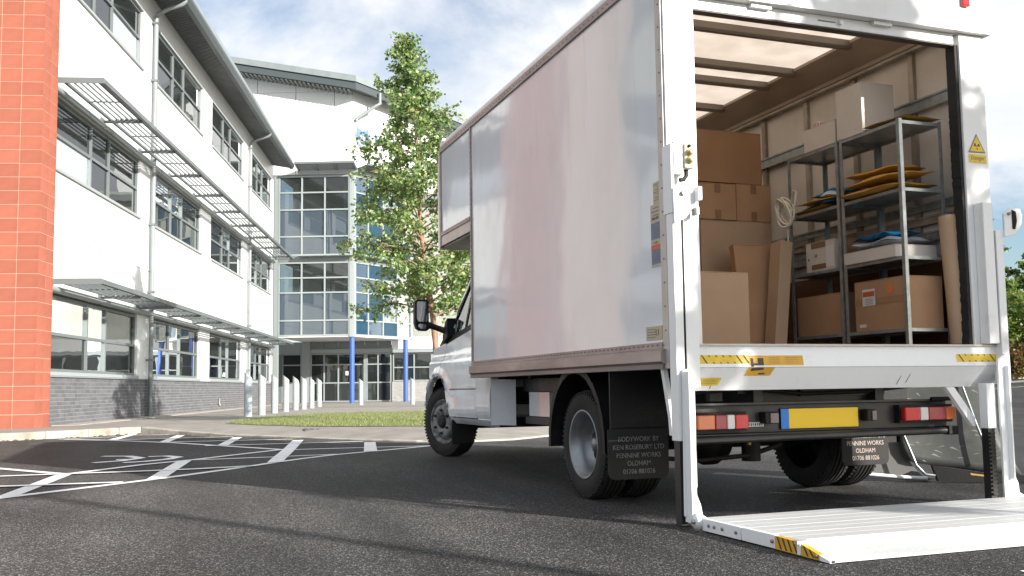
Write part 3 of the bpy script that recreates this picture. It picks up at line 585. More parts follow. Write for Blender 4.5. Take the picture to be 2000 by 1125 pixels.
box('wall_panel', 'white_cladding', tw, -.2, 0, 1.5, 9.3, 6.17, 10.0, M=FC); box('wall_panel', 'white_cladding', tw, -8, -.2, 9.2, 9.4, .1, 10.0, M=FC)
box('roof_edge', 'pale_steel', tw, -8, .4, 1.5, 9.6, 10.0, 10.3, M=FC)
box('room_back_wall', 'room_wall', tw, -4, -3.9, 1.12, 9.2, .12, 9.9, M=FC); box('room_ceiling', 'room_ceiling', tw, -3.9, -.25, 1.12, 9.2, 2.75, 3.0, M=FC)
for p in (FA @ Vector((-.12, -.05, .12)), FB @ Vector((-.15, 3.85, .12))):
    part('support_column', MB().cyl(p, (p.x, p.y, 3.14), .115, 20), 'blue_paint', tw, I4)
# wall emblem on the angled face
em = empty('wall_emblem', M=FB @ Matrix.Translation((.03, .7, 12.5)), label='blue shield emblem with lettering on the white wall behind the tree', cat='sign')
sh = [(-.42, .62), (-.30, .5), (0, .42), (.30, .5), (.42, .62), (.48, .1), (.36, -.3), (0, -.62), (-.36, -.3), (-.48, .1)]
sc = lambda k: [(.62+x*k, 12.35+z*k) for x, z in sh]
part('shield', MB().prism(sc(1.0), 'x', .01, .05), 'frame_pale', em, FB); part('shield', MB().prism(sc(.86), 'x', .051, .06), 'emblem_blue', em, FB)
ring = [(.62+.36*math.cos(a), 12.35+.36*math.sin(a)) for a in [math.pi+i*math.pi/12 for i in range(13)]]+[(.62+.29*math.cos(a), 12.35+.29*math.sin(a)) for a in [2*math.pi-i*math.pi/12 for i in range(13)]]
part('shield_ring', MB().prism(ring, 'x', .061, .067), 'paper_white', em, FB)
TB = lambda s, z: FB @ Matrix.Translation((.065, s, z)) @ face((0, 0, 0), (0, 1, 0))
text('lettering', 'u', .62, 'paper_white', em, TB(.60, 12.38), bold=.02); text('lettering', 'be', .55, 'emblem_blue', em, TB(1.75, 12.5), bold=.01); text('lettering', 'u', .5, 'emblem_blue', em, TB(1.85, 11.85), bold=.01)
# ------------------------------------------------------------------ bollards
bp_ = [(-1.66, 19.14), (-1.23, 20.36), (-.71, 22.35), (-.21, 24.04), (.32, 26.02), (.70, 27.0), (1.21, 28.8), (1.72, 30.5), (3.85, 33.7), (5.65, 32.5)]
ang = ['nearest the wall in blue grey shade', 'second from the left of the row', 'third from the left of the row', 'fourth from the left of the row', 'fifth in the row with small capped top', 'sixth from the left of the row', 'seventh from the left of the row', 'last one at the right end of the row', 'standing alone right of the first blue column', 'standing alone beside the second blue column']
for i, (x, y) in enumerate(bp_):
    mb = MB(); r_ = .092; n_ = 20; vs = [(x+r_*math.cos(2*math.pi*j/n_), y+r_*math.sin(2*math.pi*j/n_), .12) for j in range(n_)]+[(x+r_*math.cos(2*math.pi*j/n_), y+r_*math.sin(2*math.pi*j/n_), 1.10-.85*r_*math.cos(2*math.pi*j/n_)+.0) for j in range(n_)]
    mb.add(vs, [(j, (j+1) % n_, n_+(j+1) % n_, n_+j) for j in range(n_)], smooth=True); mb.add(vs, [tuple(range(n_, 2*n_))])
    bo = part('bollard', mb, 'bollard_shaded' if i == 0 else 'bollard_paint', None, label='pale steel slant topped bollard, '+ang[i], cat='bollard', group='slant topped bollards before the entrance')
# ------------------------------------------------------------------ trees
def leaf(mb, p, s, rng):
    k = len(mb.v); a = rng.uniform(0, 6.283); el = rng.uniform(-1.1, .6); d = Vector((math.cos(a)*math.cos(el), math.sin(a)*math.cos(el), math.sin(el)))
    w = d.cross(Vector((rng.gauss(0, 1), rng.gauss(0, 1), rng.gauss(0, 1))))
    if w.length < 1e-3: return
    w.normalize(); w *= s*.42; q = d*s; h = d.cross(w).normalized()*s*.12
    for v in (p, p+q*.45+w+h, p+q, p+q*.45-w+h): mb.v.append(v[:])
    mb.f.append((k, k+1, k+2, k+3)); mb.sm.append(False)
def birch(name, base, top, env, z0, nb, leaves, ls, lm, bm, seed, tr, droop=.15, **k):
    rng = random.Random(seed); base = Vector(base); top = Vector(top); root = empty(name, base[:], **k)
    H = top.z-base.z; axis = lambda z: base+(top-base)*((z-base.z)/H)+Vector((.04*math.sin(z*1.3), .03*math.cos(z*1.9), 0))*min(1, (z-base.z)/2)
    tk = MB(); zs = [base.z-.05+H*i/14 for i in range(15)]; tk.tube([axis(z) for z in zs], 0, 9, rs=[tr*(1.15 if i == 0 else 1)*(1-i/14)**.8+.006 for i in range(15)]); part('trunk', tk, bm, root)
    br = MB(); cr_ = MB(); spots = []
    def envr(z):
        for (a, ra), (b, rb) in zip(env[:-1], env[1:]):
            if a <= z <= b: return ra+(rb-ra)*(z-a)/(b-a)
        return .03
    for i in range(nb):
        t_ = (i+rng.random())/nb; z = z0+(top.z-.15-z0)*t_**1.05; a = i*2.39996+rng.uniform(-.4, .4)
        rise = rng.uniform(.35, .8); zt = z; ln = envr(min(top.z, z+.25))*rng.uniform(.62, 1.12)
        d = Vector((math.cos(a), math.sin(a), 0)); p0 = axis(z); pts = []
        for j in range(6):
            u = j/5; pts.append(p0+d*ln*u+Vector((0, 0, ln*rise*(u**.8)*.75-droop*ln*u*u*1.3))+Vector((rng.uniform(-.03, .03), rng.uniform(-.03, .03), rng.uniform(-.03, .03)))*j*.6)
        br.tube(pts, 0, 5, rs=[max(.004, tr*.36*(1-t_*.6)*(1-j/5.5)) for j in range(6)])
        for j in range(int(4+ln*7)):
            u = rng.uniform(.25, 1.0); q = pts[min(4, int(u*5))].lerp(pts[min(5, int(u*5)+1)], u*5-int(u*5) if u < 1 else 1)
            e = q+Vector((rng.gauss(0, .17)+d.x*.1, rng.gauss(0, .17)+d.y*.1, rng.uniform(-.28, .22)))*max(.4, min(1.0, ln)); br.tube([q, e], 0, 4, rs=[.006, .003]); spots.append((q, e))
    spots.append((top-Vector((0, 0, .3)), top)); spots.append((top-Vector((0, 0, .5)), top-Vector((.0, 0, .15))))
    for q, e in spots:
        n_ = max(3, int(rng.gauss(leaves/len(spots), 5)))
        for _ in range(n_):
            u = rng.uniform(.1, 1.08); leaf(cr_, q.lerp(e, u)+Vector((rng.gauss(0, .055), rng.gauss(0, .055), rng.gauss(0, .05))), ls*rng.uniform(.7, 1.25), rng)
    part('branches', br, bm, root); part('crown', cr_, lm, root); return root
birch('birch_tree', (1.16, 12.4, .12), (.48, 12.2, 7.2), [(1.6, .8), (2.3, 1.15), (3.0, 1.4), (4.0, 1.45), (4.7, 1.2), (5.5, .85), (6.2, .62), (6.8, .30), (7.3, .06)], 2.0, 96, 19500, .074, 'birch_leaf', 'bark', 3, .062,
      label='young birch tree with light green leaves standing on the lawn behind the truck', cat='tree')
def bush(name, c, rx, ry, h, n, ls, lm, seed, z0=0, **k):
    rng = random.Random(seed); root = empty(name, (c[0], c[1], z0), **k); mb = MB(); st = MB()
    blobs = [(Vector((c[0]+rng.uniform(-.75, .75)*rx, c[1]+rng.uniform(-.75, .75)*ry, z0+h*rng.uniform(.12, .82))), rng.uniform(.16, .34)*h*.7) for _ in range(18)]
    for _ in range(n):
        b, r_ = rng.choice(blobs); v = Vector((rng.gauss(0, 1), rng.gauss(0, 1), rng.gauss(0, 1))).normalized(); p = b+v*r_*rng.uniform(.6, 1.08)*Vector((1, 1, 1)).x
        if p.z > z0+.02: leaf(mb, p, ls*rng.uniform(.6, 1.4), rng)
    for i in range(6):
        b = blobs[i][0]; st.tube([(c[0]+rng.uniform(-.3, .3)*rx, c[1]+rng.uniform(-.2, .2)*ry, z0-.1), b], 0, 5, rs=[.05*h/3, .015])
    part('stem', st, 'bark_grey', root); part('crown', mb, lm, root); return root
gz_ = lambda x, y: gh(x, y)
# verge trees and hedge at the right
for i, (x, y, h, r_, lm, lb) in enumerate([(30.6, 27.0, 3.3, 1.5, 'hedge_leaf', 'dense green hedge bush right beside the lift post'), (33.5, 27.2, 4.0, 1.8, 'hedge_leaf', 'full green hedge bush at the right edge of the photo'),
        (28.5, 30.5, 3.6, 1.8, 'hedge_leaf', 'tall green bush behind the hedge bush by the lift post'), (37, 32, 4.6, 2.2, 'hedge_leaf', 'broad green bush standing farther back at the right edge')]):
    bush('hedge_bush', (x, y), r_, r_, h, 15000, .17, lm, 40+i, z0=gz_(x, y), label=lb, cat='bush', group='bushes along the road verge')
for i, (x, y, lb) in enumerate([(29.3, 25.5, 'low reddish brown shrub under the hedge nearest the truck'), (31.2, 24.9, 'low reddish brown shrub under the hedge at the right edge'), (33.4, 24.6, 'low reddish shrub just outside the right edge')]):
    bush('low_shrub', (x, y), 1.0, .7, 1.5, 5000, .11, 'autumn_leaf', 60+i, z0=gz_(x, y), label=lb, cat='shrub', group='reddish shrubs along the kerb')
birch('verge_tree', (33.6, 31.4, .8), (33.6, 31.6, 9.2), [(1.5, 1.0), (3, 1.7), (5, 1.7), (7, 1.2), (8.4, .7), (9.3, .1)], 2.0, 50, 9000, .2, 'hedge_leaf', 'bark_grey', 8, .1, label='slender leafy tree rising above the hedge beside the lift post', cat='tree')
birch('verge_tree', (40.5, 34.5, .9), (40.5, 34.4, 7.8), [(1.5, 1.4), (3, 2.2), (5, 2.0), (6.5, 1.3), (8, .1)], 1.8, 46, 9000, .2, 'hedge_leaf', 'bark_grey', 9, .1, label='rounder leafy tree behind the hedge at the right edge', cat='tree')
mb = MB(); 
for i in range(14):
    a = Vector((26+i*.9, 26.2-i*.28)); mb.box(a.x, a.x+.88, a.y, a.y+.15, gh(a.x, a.y)-.1, gh(a.x, a.y)+.09)
part('verge_kerb', mb, 'kerb_stone', None, kind='structure')
vp = MB(); ys = [(22.2, 25.6), (24.0, 26.4)]
mb = MB(); P4 = [(16, 24.5), (38, 20.0), (38, 22.6), (26, 26.0), (16, 28)]
mb = MB(); stroke(mb, [(23, 24.0), (26.5, 23.1), (30, 22.2), (34, 21.2)], 1.6, .012); part('verge_path', mb, 'paving', None, kind='structure')
mb = MB(); stroke(mb, [(20, 20.4), (23, 19.7), (27, 18.8), (31, 17.9)], .12, .012); part('far_road_line', mb, 'road_paint', None, label='thin white line across the road at the right edge', cat='road marking')
# street lamp behind the camera: its long thin shadow crosses the foreground asphalt
lp = empty('street_lamp', (4.1, -11.9, 0), label='tall slim grey street lamp behind the photographer casting the thin long shadow', cat='street lamp')
part('lamp_pole', MB().cyl((4.1, -11.9, 0), (4.1, -11.9, 6.3), .075, 12, r1=.05), 'lamp_steel', lp); part('lamp_head', MB().box(3.9, 4.3, -12.1, -11.2, 6.3, 6.42), 'lamp_steel', lp, bev=.03)
birch('shading_tree', (4.75, -8.3, 0), (4.7, -8.2, 6.35), [(2.6, .25), (3.5, .55), (4.3, .92), (5.3, .92), (5.9, .75), (6.3, .3), (7.2, .1)], 3.5, 60, 8200, .17, 'birch_leaf', 'bark_grey', 5, .05,  # unseen tree added off camera, crown shaped to shade the load space
      label='unseen round crowned tree added behind the photographer to shade the load space', cat='tree')
#TRUCK
# ------------------------------------------------------------------ the truck
D = .911; ZT = 2.954; L0, L1 = -1.096, -1.056
tk = empty('delivery_truck', (0, 0, 0), label='white box van truck with open rear door and lowered tail lift', cat='truck')
P = lambda name, mb, m, par=None, **k: part(name, mb, m, par or tk, I4, **k)
Bx = lambda name, m, x0, x1, y0, y1, z0, z1, par=None, **k: box(name, m, par or tk, x0, x1, y0, y1, z0, z1, **k)
# body sides
sp = Bx('side_panel', 'grp_panel', L0, L1, .035, 3.335, .94, ZT)
Bx('luton_side_panel', 'grp_panel', L0, L1, 3.365, 4.285, 2.184, ZT)
Bx('side_panel_edge', 'aluminium_rail', L0-.012, L1, 3.336, 3.364, .80, ZT); Bx('side_panel_edge', 'aluminium_pale', L0-.008, L1, -.03, .034, .80, ZT)
Bx('luton_edge', 'aluminium_rail', L0-.012, L1, 4.286, 4.33, 2.05, ZT-.0)
rv = MB()
def riv(x, y, z, ax=(-1, 0, 0), r=.006): rv.lathe([(0, r), (r*.5, r*.8), (r*.8, .001)], (x, y, z), ax, 6)
for i in range(44): riv(L0-.012, 3.35, .98+i*.045)
for i in range(16): riv(L0-.008, .0, 1.0+i*.125)
for i in range(62): riv(L0-.014, .05+i*.068, 2.982)
for i in range(60): riv(L0-.014, .03+i*.055, .925)
for i in range(20): riv(L0-.014, 3.39+i*.047, 2.168)
for i in range(7): riv(L0-.012, 4.31, 2.1+i*.03)
P('rivets', rv, 'rivet', kind='stuff')
P('top_rail', MB().box(L0-.014, L1, .0, 4.33, ZT+.001, 3.008), 'aluminium_rail')
cap = [(L0-.010, 3.009), (L0-.012, 3.03), (L0+.004, 3.058), (L0+.035, 3.078), (L0+.09, 3.085), (L0+.09, 3.06), (L0+.04, 3.04), (L0+.03, 3.009)]
P('roof_edge', MB().prism(cap, 'y', -.02, 4.30), 'truck_white'); P('roof_edge', MB().prism([(-x, z) for x, z in cap], 'y', -.02, 4.30), 'truck_white')
P('roof_sheet', MB().box(-1.055, 1.055, .06, 4.28, 3.045, 3.05), 'translucent_roof')
# lower rail: riveted strip, protruding channel, dirty lip
P('lower_rail', MB().box(L0-.012, L1, .035, 3.335, .905, .9385), 'aluminium_rail')
P('lower_rail_channel', MB().prism([(L0-.012, .904), (L0-.034, .893), (L0-.036, .838), (L0-.02, .826), (L0+.04, .826), (L0+.04, .904)], 'y', .01, 3.36), 'aluminium_rail')
P('lower_rail_lip', MB().prism([(L0-.018, .825), (L0-.022, .799), (L0+.04, .797), (L0+.04, .825)], 'y', .02, 3.37), 'aluminium_dirty')
# luton
P('luton_rail', MB().box(L0-.016, L1, 3.366, 4.285, 2.150, 2.183), 'aluminium_rail'); P('luton_cheek', MB().box(L0-.006, L1, 3.366, 4.285, 2.058, 2.149), 'aluminium_pale')
Bx('luton_floor', 'black_paint', L0+.01, 1.09, 3.37, 4.30, 2.035, 2.056)
P('luton_nose', MB().prism([(4.331, 2.03), (4.37, 2.05), (4.385, 2.75), (4.345, 2.95), (4.25, 3.07), (4.20, 3.075), (4.2, 3.058), (4.331, 2.94)], 'x', L0-.012, 1.108), 'truck_white')
# right side and interior
Bx('side_panel', 'grp_panel', 1.058, 1.096, .035, 4.285, .80, ZT); P('top_rail', MB().box(1.05, 1.11, 0, 4.33, ZT+.001, 3.008), 'aluminium_rail')
Bx('wall_liner', 'wall_liner', 1.046, 1.0575, .07, 3.30, 1.50, 2.95); Bx('wall_liner', 'wall_liner', L1+.001, -1.044, .07, 3.30, 1.50, 2.95)
Bx('kick_board', 'plywood', 1.040, 1.0575, .07, 3.30, D, 1.498); Bx('kick_board', 'plywood', L1+.001, -1.040, .07, 3.30, D, 1.498)
Bx('bulkhead', 'wall_liner', -1.05, 1.05, 3.31, 3.33, D, 3.04); Bx('load_floor', 'plywood', -1.055, 1.055, -.02, 3.33, .86, D)
for y in (.47, 1.03, 1.57, 2.12, 2.66): Bx('wall_stud', 'stud_metal', 1.018, 1.0455, y-.022, y+.022, 1.5, 2.90); Bx('wall_stud', 'stud_metal', -1.0435, -1.018, y-.022, y+.022, 1.5, 2.90)
for z0, z1, m_ in ((2.455, 2.535, 'galvanised'), (1.80, 1.85, 'galvanised'), (1.71, 1.765, 'stud_metal'), (1.60, 1.665, 'galvanised'), (1.99, 2.05, 'stud_metal')):
    mb = MB(); mb.box(1.005, 1.0175, .08, 3.28, z0, z1).box(.995, 1.0049, .08, 3.28, z0, z0+.012).box(.995, 1.0049, .08, 3.28, z1-.012, z1)
    if z0 != 1.99: P('tie_rail', mb, m_)
P('cant_rail', MB().prism([(1.056, 2.90), (1.03, 2.88), (.99, 2.89), (.985, 2.915), (.80, 3.02), (.80, 3.04), (1.056, 3.04)], 'y', .07, 3.3), 'cant_rail')
P('cant_rail', MB().prism([(-1.056, 2.90), (-1.03, 2.88), (-.99, 2.89), (-.985, 2.915), (-.80, 3.02), (-.80, 3.04), (-1.056, 3.04)], 'y', .07, 3.3), 'cant_rail')
Bx('cant_rail_lip', 'stud_metal', .982, 1.03, .07, 3.3, 2.86, 2.879)
for y in (.78, 1.40, 1.73, 2.36, 2.95): P('roof_bar', MB().prism([(y, 3.044), (y+.045, 3.044), (y+.055, 3.0), (y+.045, 2.985), (y+.01, 2.985), (y, 3.0)], 'x', -.82, .82), 'roof_bar')
# rear frame
Bx('rear_post', 'truck_white', L0, -.915, -.045, .034, .80, 2.805, bev=.004)
Bx('rear_post', 'truck_white', .919, 1.10, -.045, .034, .80, 2.805, bev=.004)
P('rear_post_flange', MB().box(-.914, -.906, -.03, .05, D, 2.735), 'truck_white')
sl_ = MB()
rng = random.Random(4); z = .93
while z < 2.735:
    h = rng.uniform(.012, .03); sl_.box(.896+rng.uniform(-.003, .003)*(1 if z < 2.3 else .2), .9185, -.03, .04, z, min(z+h, 2.738)); z += h
P('door_seal', sl_, 'flap_rubber')
P('header_board', MB().box(-.914, .892, -.03, .03, 2.741, 2.806), 'truck_white', bev=.003)
P('header_edge', MB().box(-.914, .892, -.028, .028, 2.733, 2.7405), 'print_dark')
hood = [(-1.12, 2.818), (1.12, 2.818), (1.12, 2.97), (1.105, 3.03), (1.07, 3.075), (1.0, 3.10), (-1.0, 3.10), (-1.07, 3.075), (-1.105, 3.03), (-1.12, 2.97)]
P('rear_hood', MB().prism(hood, 'y', -.075, .06), 'truck_white', bev=.006)
P('hood_lip', MB().box(-1.125, 1.135, -.085, .03, 2.808, 2.818), 'truck_white')
for x0, x1 in ((-.55, -.42), (.28, .41)): Bx('header_notch', 'truck_white', x0, x1, -.06, -.031, 2.785, 2.807)
ml = Bx('marker_light', 'lens_red', .915, .972, -.098, -.076, 2.96, 3.06, bev=.008)
P('latch_stub', MB().cyl((.06, -.03, 2.772), (.06, -.05, 2.772), .014, 10), 'lift_white'); P('latch_plate', MB().box(-.09, .03, -.034, -.0305, 2.77, 2.776), 'print_grey')
# danger sticker
st = box('danger_sticker', 'sticker_yellow', tk, .948, 1.082, -.0475, -.0465, 2.018, 2.068)
P('warning_triangle', MB().prism([(.945, 2.078), (1.078, 2.080), (1.0125, 2.195)], 'y', -.0472, -.0464), 'print_grey', st)
P('warning_triangle', MB().prism([(.957, 2.085), (1.066, 2.087), (1.0125, 2.182)], 'y', -.0482, -.0473), 'sticker_yellow', st)
P('warning_symbol', MB().box(.99, 1.035, -.0490, -.0483, 2.118, 2.123).box(1.01, 1.016, -.0490, -.0483, 2.098, 2.110).box(.992, 1.004, -.0490, -.0483, 2.124, 2.136).box(1.02, 1.032, -.0490, -.0483, 2.124, 2.133), 'print_dark', st)
text('lettering', 'Danger', .036, 'print_grey', st, face((1.015, -.048, 2.047), (1, 0, 0)))
# side stickers near rear corner
def sst(name, m, y0, y1, z0, z1, par=None, d=.0): return Bx(name, m, L0-.0016-d, L0-.0006-d, y0, y1, z0, z1, par)
a_ = sst('side_sticker', 'sticker_beige', .045, .112, 1.684, 1.80); 
for i in range(7): sst('print_line', 'print_grey', .052, .105-.02*(i % 3), 1.70+i*.014, 1.703+i*.014, a_, .0011)
b_ = sst('side_sticker', 'sticker_beige', .042, .147, 1.582, 1.682)
for i in range(4): sst('print_line', 'print_grey', .055, .135-.015*(i % 2), 1.60+i*.02, 1.604+i*.02, b_, .0011)
c_ = sst('side_sticker', 'sticker_blue', .042, .146, 1.345, 1.581); sst('sticker_band', 'sticker_beige', .042, .146, 1.462, 1.492, c_, .0011); sst('sticker_band', 'sticker_red', .042, .146, 1.436, 1.461, c_, .0011); sst('sticker_band', 'sticker_beige', .042, .146, 1.345, 1.358, c_, .0011)
MS = lambda y, z: face((L0-.0028, y, z), (0, -1, 0))
text('lettering', 'TAIL LIFT', .018, 'print_dark', b_, MS(.095, 1.605)); text('lettering', 'Danger', .02, 'sticker_red', c_, MS(.094, 1.476))
for i in range(4): sst('print_line', 'print_grey', .06, .12, 1.38+i*.012, 1.383+i*.012, c_, .0011); sst('print_line', 'print_grey', .06, .12, 1.51+i*.014, 1.513+i*.014, c_, .0011)
d_ = Bx('info_plate', 'sticker_beige', L0-.004, L0-.0006, .048, .226, .955, 1.028); text('lettering', '11', .05, 'print_dark', d_, face((L0-.0048, .10, .992), (0, -1, 0)))
for i in range(4): Bx('print_line', 'print_grey', L0-.005, L0-.0041, .12, .21, .968+i*.014, .972+i*.014, d_)
# ---- tail lift
col_ = P('lift_column', MB().box(-1.112, -1.062, -.115, -.046, .43, 1.60), 'lift_white', bev=.004)
P('column_slot', MB().box(-1.061, -1.044, -.10, -.05, .43, 1.66), 'dark_gap'); P('column_inner', MB().box(-1.043, -.965, -.100, -.046, .70, 1.70), 'lift_white', bev=.003)
P('column_backplate', MB().box(-1.115, -1.10, -.12, -.03, 1.60, 1.96), 'lift_white')
P('lift_foot_post', MB().box(-1.092, -1.056, -.09, -.03, .0, .43), 'black_paint', bev=.003); P('foot_rail', MB().box(-1.095, -1.085, -.095, -.085, .02, .43), 'black_paint')
arm = [(-1.075, .79), (-1.045, .795), (-1.02, .745), (-1.015, .16), (-.995, .11), (-.985, .06), (-.955, .042), (-.955, .03), (-1.06, .03), (-1.085, .06)]
ar = P('lift_arm', MB().prism([(x-.012, z) for x, z in arm], 'y', -.135, -.122), 'lift_white'); P('arm_flange', MB().box(-1.088, -1.066, -.19, -.121, .03, .78), 'lift_white', ar)
P('arm_rib', MB().box(-1.040, -1.032, -.15, -.136, .2, .76), 'lift_white', ar)
bl = MB()
for z in (.33, .25, .17, .13): bl.lathe([(0, .010), (.006, .009), (.008, .001)], (-1.052, -.136, z), (0, -1, 0), 8)
P('arm_bolts', bl, 'rivet', ar)
P('hinge_disc', MB().lathe([(0, .04), (.014, .04), (.016, .034), (.02, .034), (.022, .001)], (-1.084, -.235, .045), (-1, 0, 0), 20), 'lift_white', ar); P('hinge_bolt', MB().lathe([(.0, .014), (.03, .012), (.032, .001)], (-1.086, -.235, .045), (-1, 0, 0), 8), 'galvanised', ar)
hk = P('hook_plate', MB().prism([(-1.115, 1.725), (-1.03, 1.745), (-1.01, 1.70), (-.985, 1.725), (-.975, 1.70), (-.99, 1.63), (-1.02, 1.60), (-1.045, 1.57), (-1.11, 1.54)], 'y', -.135, -.12), 'lift_white', bev=.002)
P('hook_side', MB().box(-.992, -.972, -.18, -.12, 1.66, 1.73), 'lift_white', hk); P('hook_side', MB().box(-1.0, -.985, -.17, -.12, 1.585, 1.625), 'aluminium_pale', hk); P('hook_bolt', MB().cyl((-1.06, -.135, 1.70), (-1.06, -.155, 1.70), .014, 8), 'rivet', hk)
cb = P('control_box', MB().box(-1.045, -.985, -.14, -.06, 1.83, 1.965), 'control_cream', bev=.012)
P('control_bracket', MB().box(-1.10, -1.046, -.125, -.05, 1.80, 1.97), 'sill_pale', cb)
for z in (1.915, 1.875): P('control_button', MB().lathe([(0, .019), (.014, .019), (.015, .013), (.02, .012), (.021, .001)], (-1.015, -.140, z), (0, -1, 0), 14), 'control_yellow', cb); P('button_cap', MB().lathe([(0, .012), (.006, .011), (.007, .001)], (-1.015, -.161, z), (0, -1, 0), 12), 'paper_white', cb)
P('control_key', MB().lathe([(0, .009), (.01, .008), (.011, .001)], (-1.018, -.14, 1.948), (0, -1, 0), 10), 'hub_dark', cb); P('cable_gland', MB().tube([(-1.015, -.1, 1.835), (-1.015, -.1, 1.80), (-1.03, -.1, 1.78), (-1.055, -.1, 1.775)], .012, 8), 'hub_dark', cb)
P('column_bracket', MB().prism([(-1.10, .81), (-1.075, .81), (-1.035, .55), (-1.035, .45), (-1.055, .45), (-1.06, .54)], 'y', .05, .08), 'lift_white')
# right side of the lift
P('lift_column', MB().box(.962, 1.036, -.115, -.046, .93, 1.765), 'lift_white', bev=.004); P('column_slot', MB().box(1.0365, 1.050, -.10, -.05, .93, 1.765), 'dark_gap'); P('column_outer', MB().box(1.0505, 1.105, -.115, -.046, .70, 1.60), 'lift_white', bev=.003)
P('lift_leg', MB().box(.920, .985, -.11, -.05, .44, .70), 'lift_white', bev=.003); P('lift_foot_post', MB().box(.926, .975, -.10, -.05, .0, .44), 'black_paint')
ch = MB(); 
for i in range(16): ch.box(.93, .965, -.112, -.101, .06+i*.023, .072+i*.023)
P('lift_chain', ch, 'hub_dark')
a2 = P('lift_arm', MB().prism([(.990, .70), (.992, .84), (1.045, .87), (1.068, .80), (1.060, .19), (1.095, .12), (1.098, .07), (1.14, .05), (1.14, .04), (.99, .04)], 'y', -.135, -.122), 'lift_white'); P('arm_rib', MB().box(1.035, 1.045, -.165, -.136, .15, .80), 'lift_white', a2)
h2 = P('hook_plate', MB().prism([(1.106, 1.70), (1.15, 1.735), (1.235, 1.735), (1.25, 1.70), (1.243, 1.645), (1.19, 1.58), (1.106, 1.56)], 'y', -.13, -.115), 'lift_white', bev=.002); P('hook_slot', MB().prism([(1.165, 1.725), (1.195, 1.715), (1.20, 1.66), (1.185, 1.61), (1.165, 1.61)], 'y', -.134, -.1305), 'dark_gap', h2); P('hook_bolt', MB().cyl((1.14, -.13, 1.70), (1.14, -.145, 1.70), .01, 8), 'rivet', h2)
P('column_bracket', MB().prism([(.72, .68), (.78, .68), (.925, .50), (.925, .45), (.905, .45)], 'y', -.01, .02), 'lift_white')
# sill: folded white plate across the rear
sill = P('rear_sill', MB().prism([(-.060, .915), (-.078, .802), (.005, .682), (.02, .682), (-.055, .805), (-.04, .915)], 'x', -.975, 1.066), 'lift_white')
P('sill_edge', MB().box(-.975, 1.068, -.075, -.0, .9155, .926), 'aluminium_pale', sill); P('sill_cheek', MB().prism([(-.082, .926), (-.082, .802), (.002, .675), (.02, .675), (.03, .926)], 'x', 1.067, 1.078), 'lift_white', sill)
P('sill_cheek', MB().prism([(-.065, .926), (-.080, .802), (.002, .675), (.02, .675), (.03, .926)], 'x', -.984, -.976), 'lift_white', sill); P('sill_crease', MB().box(-.974, 1.065, -.0795, -.0775, .8005, .8025), 'print_grey', sill)
# stickers on the sill, laid on its upper face and lower sloping face
def up_(x0, x1, z0, z1, m, nm='hazard_sticker', par=None, d=.0):
    yy = lambda z: -.060-(.915-z)*(.018/.113)-.0012-d
    return P(nm, MB().add([(x0, yy(z0), z0), (x1, yy(z0), z0), (x1, yy(z1), z1), (x0, yy(z1), z1)], [(0, 1, 2, 3)]), m, par or sill)
def lo_(pts, m, nm='hazard_sticker', par=None, d=.0):
    yy = lambda z: -.078+(.802-z)*(.083/.12)-.0018-d
    return P(nm, MB().add([(x, yy(z), z) for x, z in pts], [tuple(range(len(pts)))]), m, par or sill)
s1 = up_(-.955, -.655, .822, .866, 'sticker_yellow')
def stripes(x0, x1, z0, z1, n, par, f, w=.012, mid=None):
    for i in range(n):
        x = x0+(x1-x0)*(i+.3)/n
        for a, b in ((z1-.009, z1), (z0, z0+.008)) if mid is None or i not in mid else ((z0, z1),):
            P('hazard_stripe', MB().add([(x+.03*((z1-a)/(z1-z0)), f(a), a), (x+w+.03*((z1-a)/(z1-z0)), f(a), a), (x+w+.03*((z1-b)/(z1-z0)), f(b), b), (x+.03*((z1-b)/(z1-z0)), f(b), b)], [(0, 1, 2, 3)]), 'print_dark', sill)
fz = lambda z: -.060-(.915-z)*(.018/.113)-.0024
stripes(-.955, -.66, .822, .866, 7, s1, fz, .008, mid=(0, 5, 6))
s2 = up_(-.655, -.312, .812, .864, 'sticker_orange'); lo_([(-.672, .757), (-.512, .757), (-.495, .801), (-.66, .801)], 'sticker_orange')
up_(-.60, -.565, .812, .850, 'print_dark', 'print_mark', d=.0015); up_(-.645, -.628, .805, .85, 'print_dark', 'print_mark', d=.0015); lo_([(-.642, .782), (-.565, .788), (-.565, .799), (-.642, .797)], 'print_dark', 'print_mark', d=.002); up_(-.628, -.60, .812, .822, 'print_dark', 'print_mark', d=.0015)
lo_([(-.59, .763), (-.55, .764), (-.55, .772), (-.59, .771)], 'print_dark', 'print_mark', d=.002)
for i in range(4): up_(-.53, -.46, .822+i*.010, .825+i*.010, 'sticker_worn', 'print_line', d=.0015); up_(-.43, -.34, .822+i*.010, .825+i*.010, 'sticker_worn', 'print_line', d=.0015)
s3 = up_(.748, 1.045, .826, .870, 'sticker_yellow'); stripes(.748, 1.03, .826, .870, 6, s3, fz, .009, mid=(0, 5))
lo_([(-.972, .708), (-.815, .708), (-.805, .748), (-.966, .748)], 'sticker_yellow'); lo_([(-.962, .714), (-.925, .714), (-.943, .742)], 'print_grey', 'print_mark', d=.001); lo_([(-.955, .7175), (-.932, .7175), (-.943, .735)], 'sticker_yellow', 'print_mark', d=.0018)
for i in range(3): lo_([(-.915, .718+i*.009), (-.825, .718+i*.009), (-.825, .720+i*.009), (-.915, .720+i*.009)], 'print_grey', 'print_line', d=.001)
sc_ = MB(); 
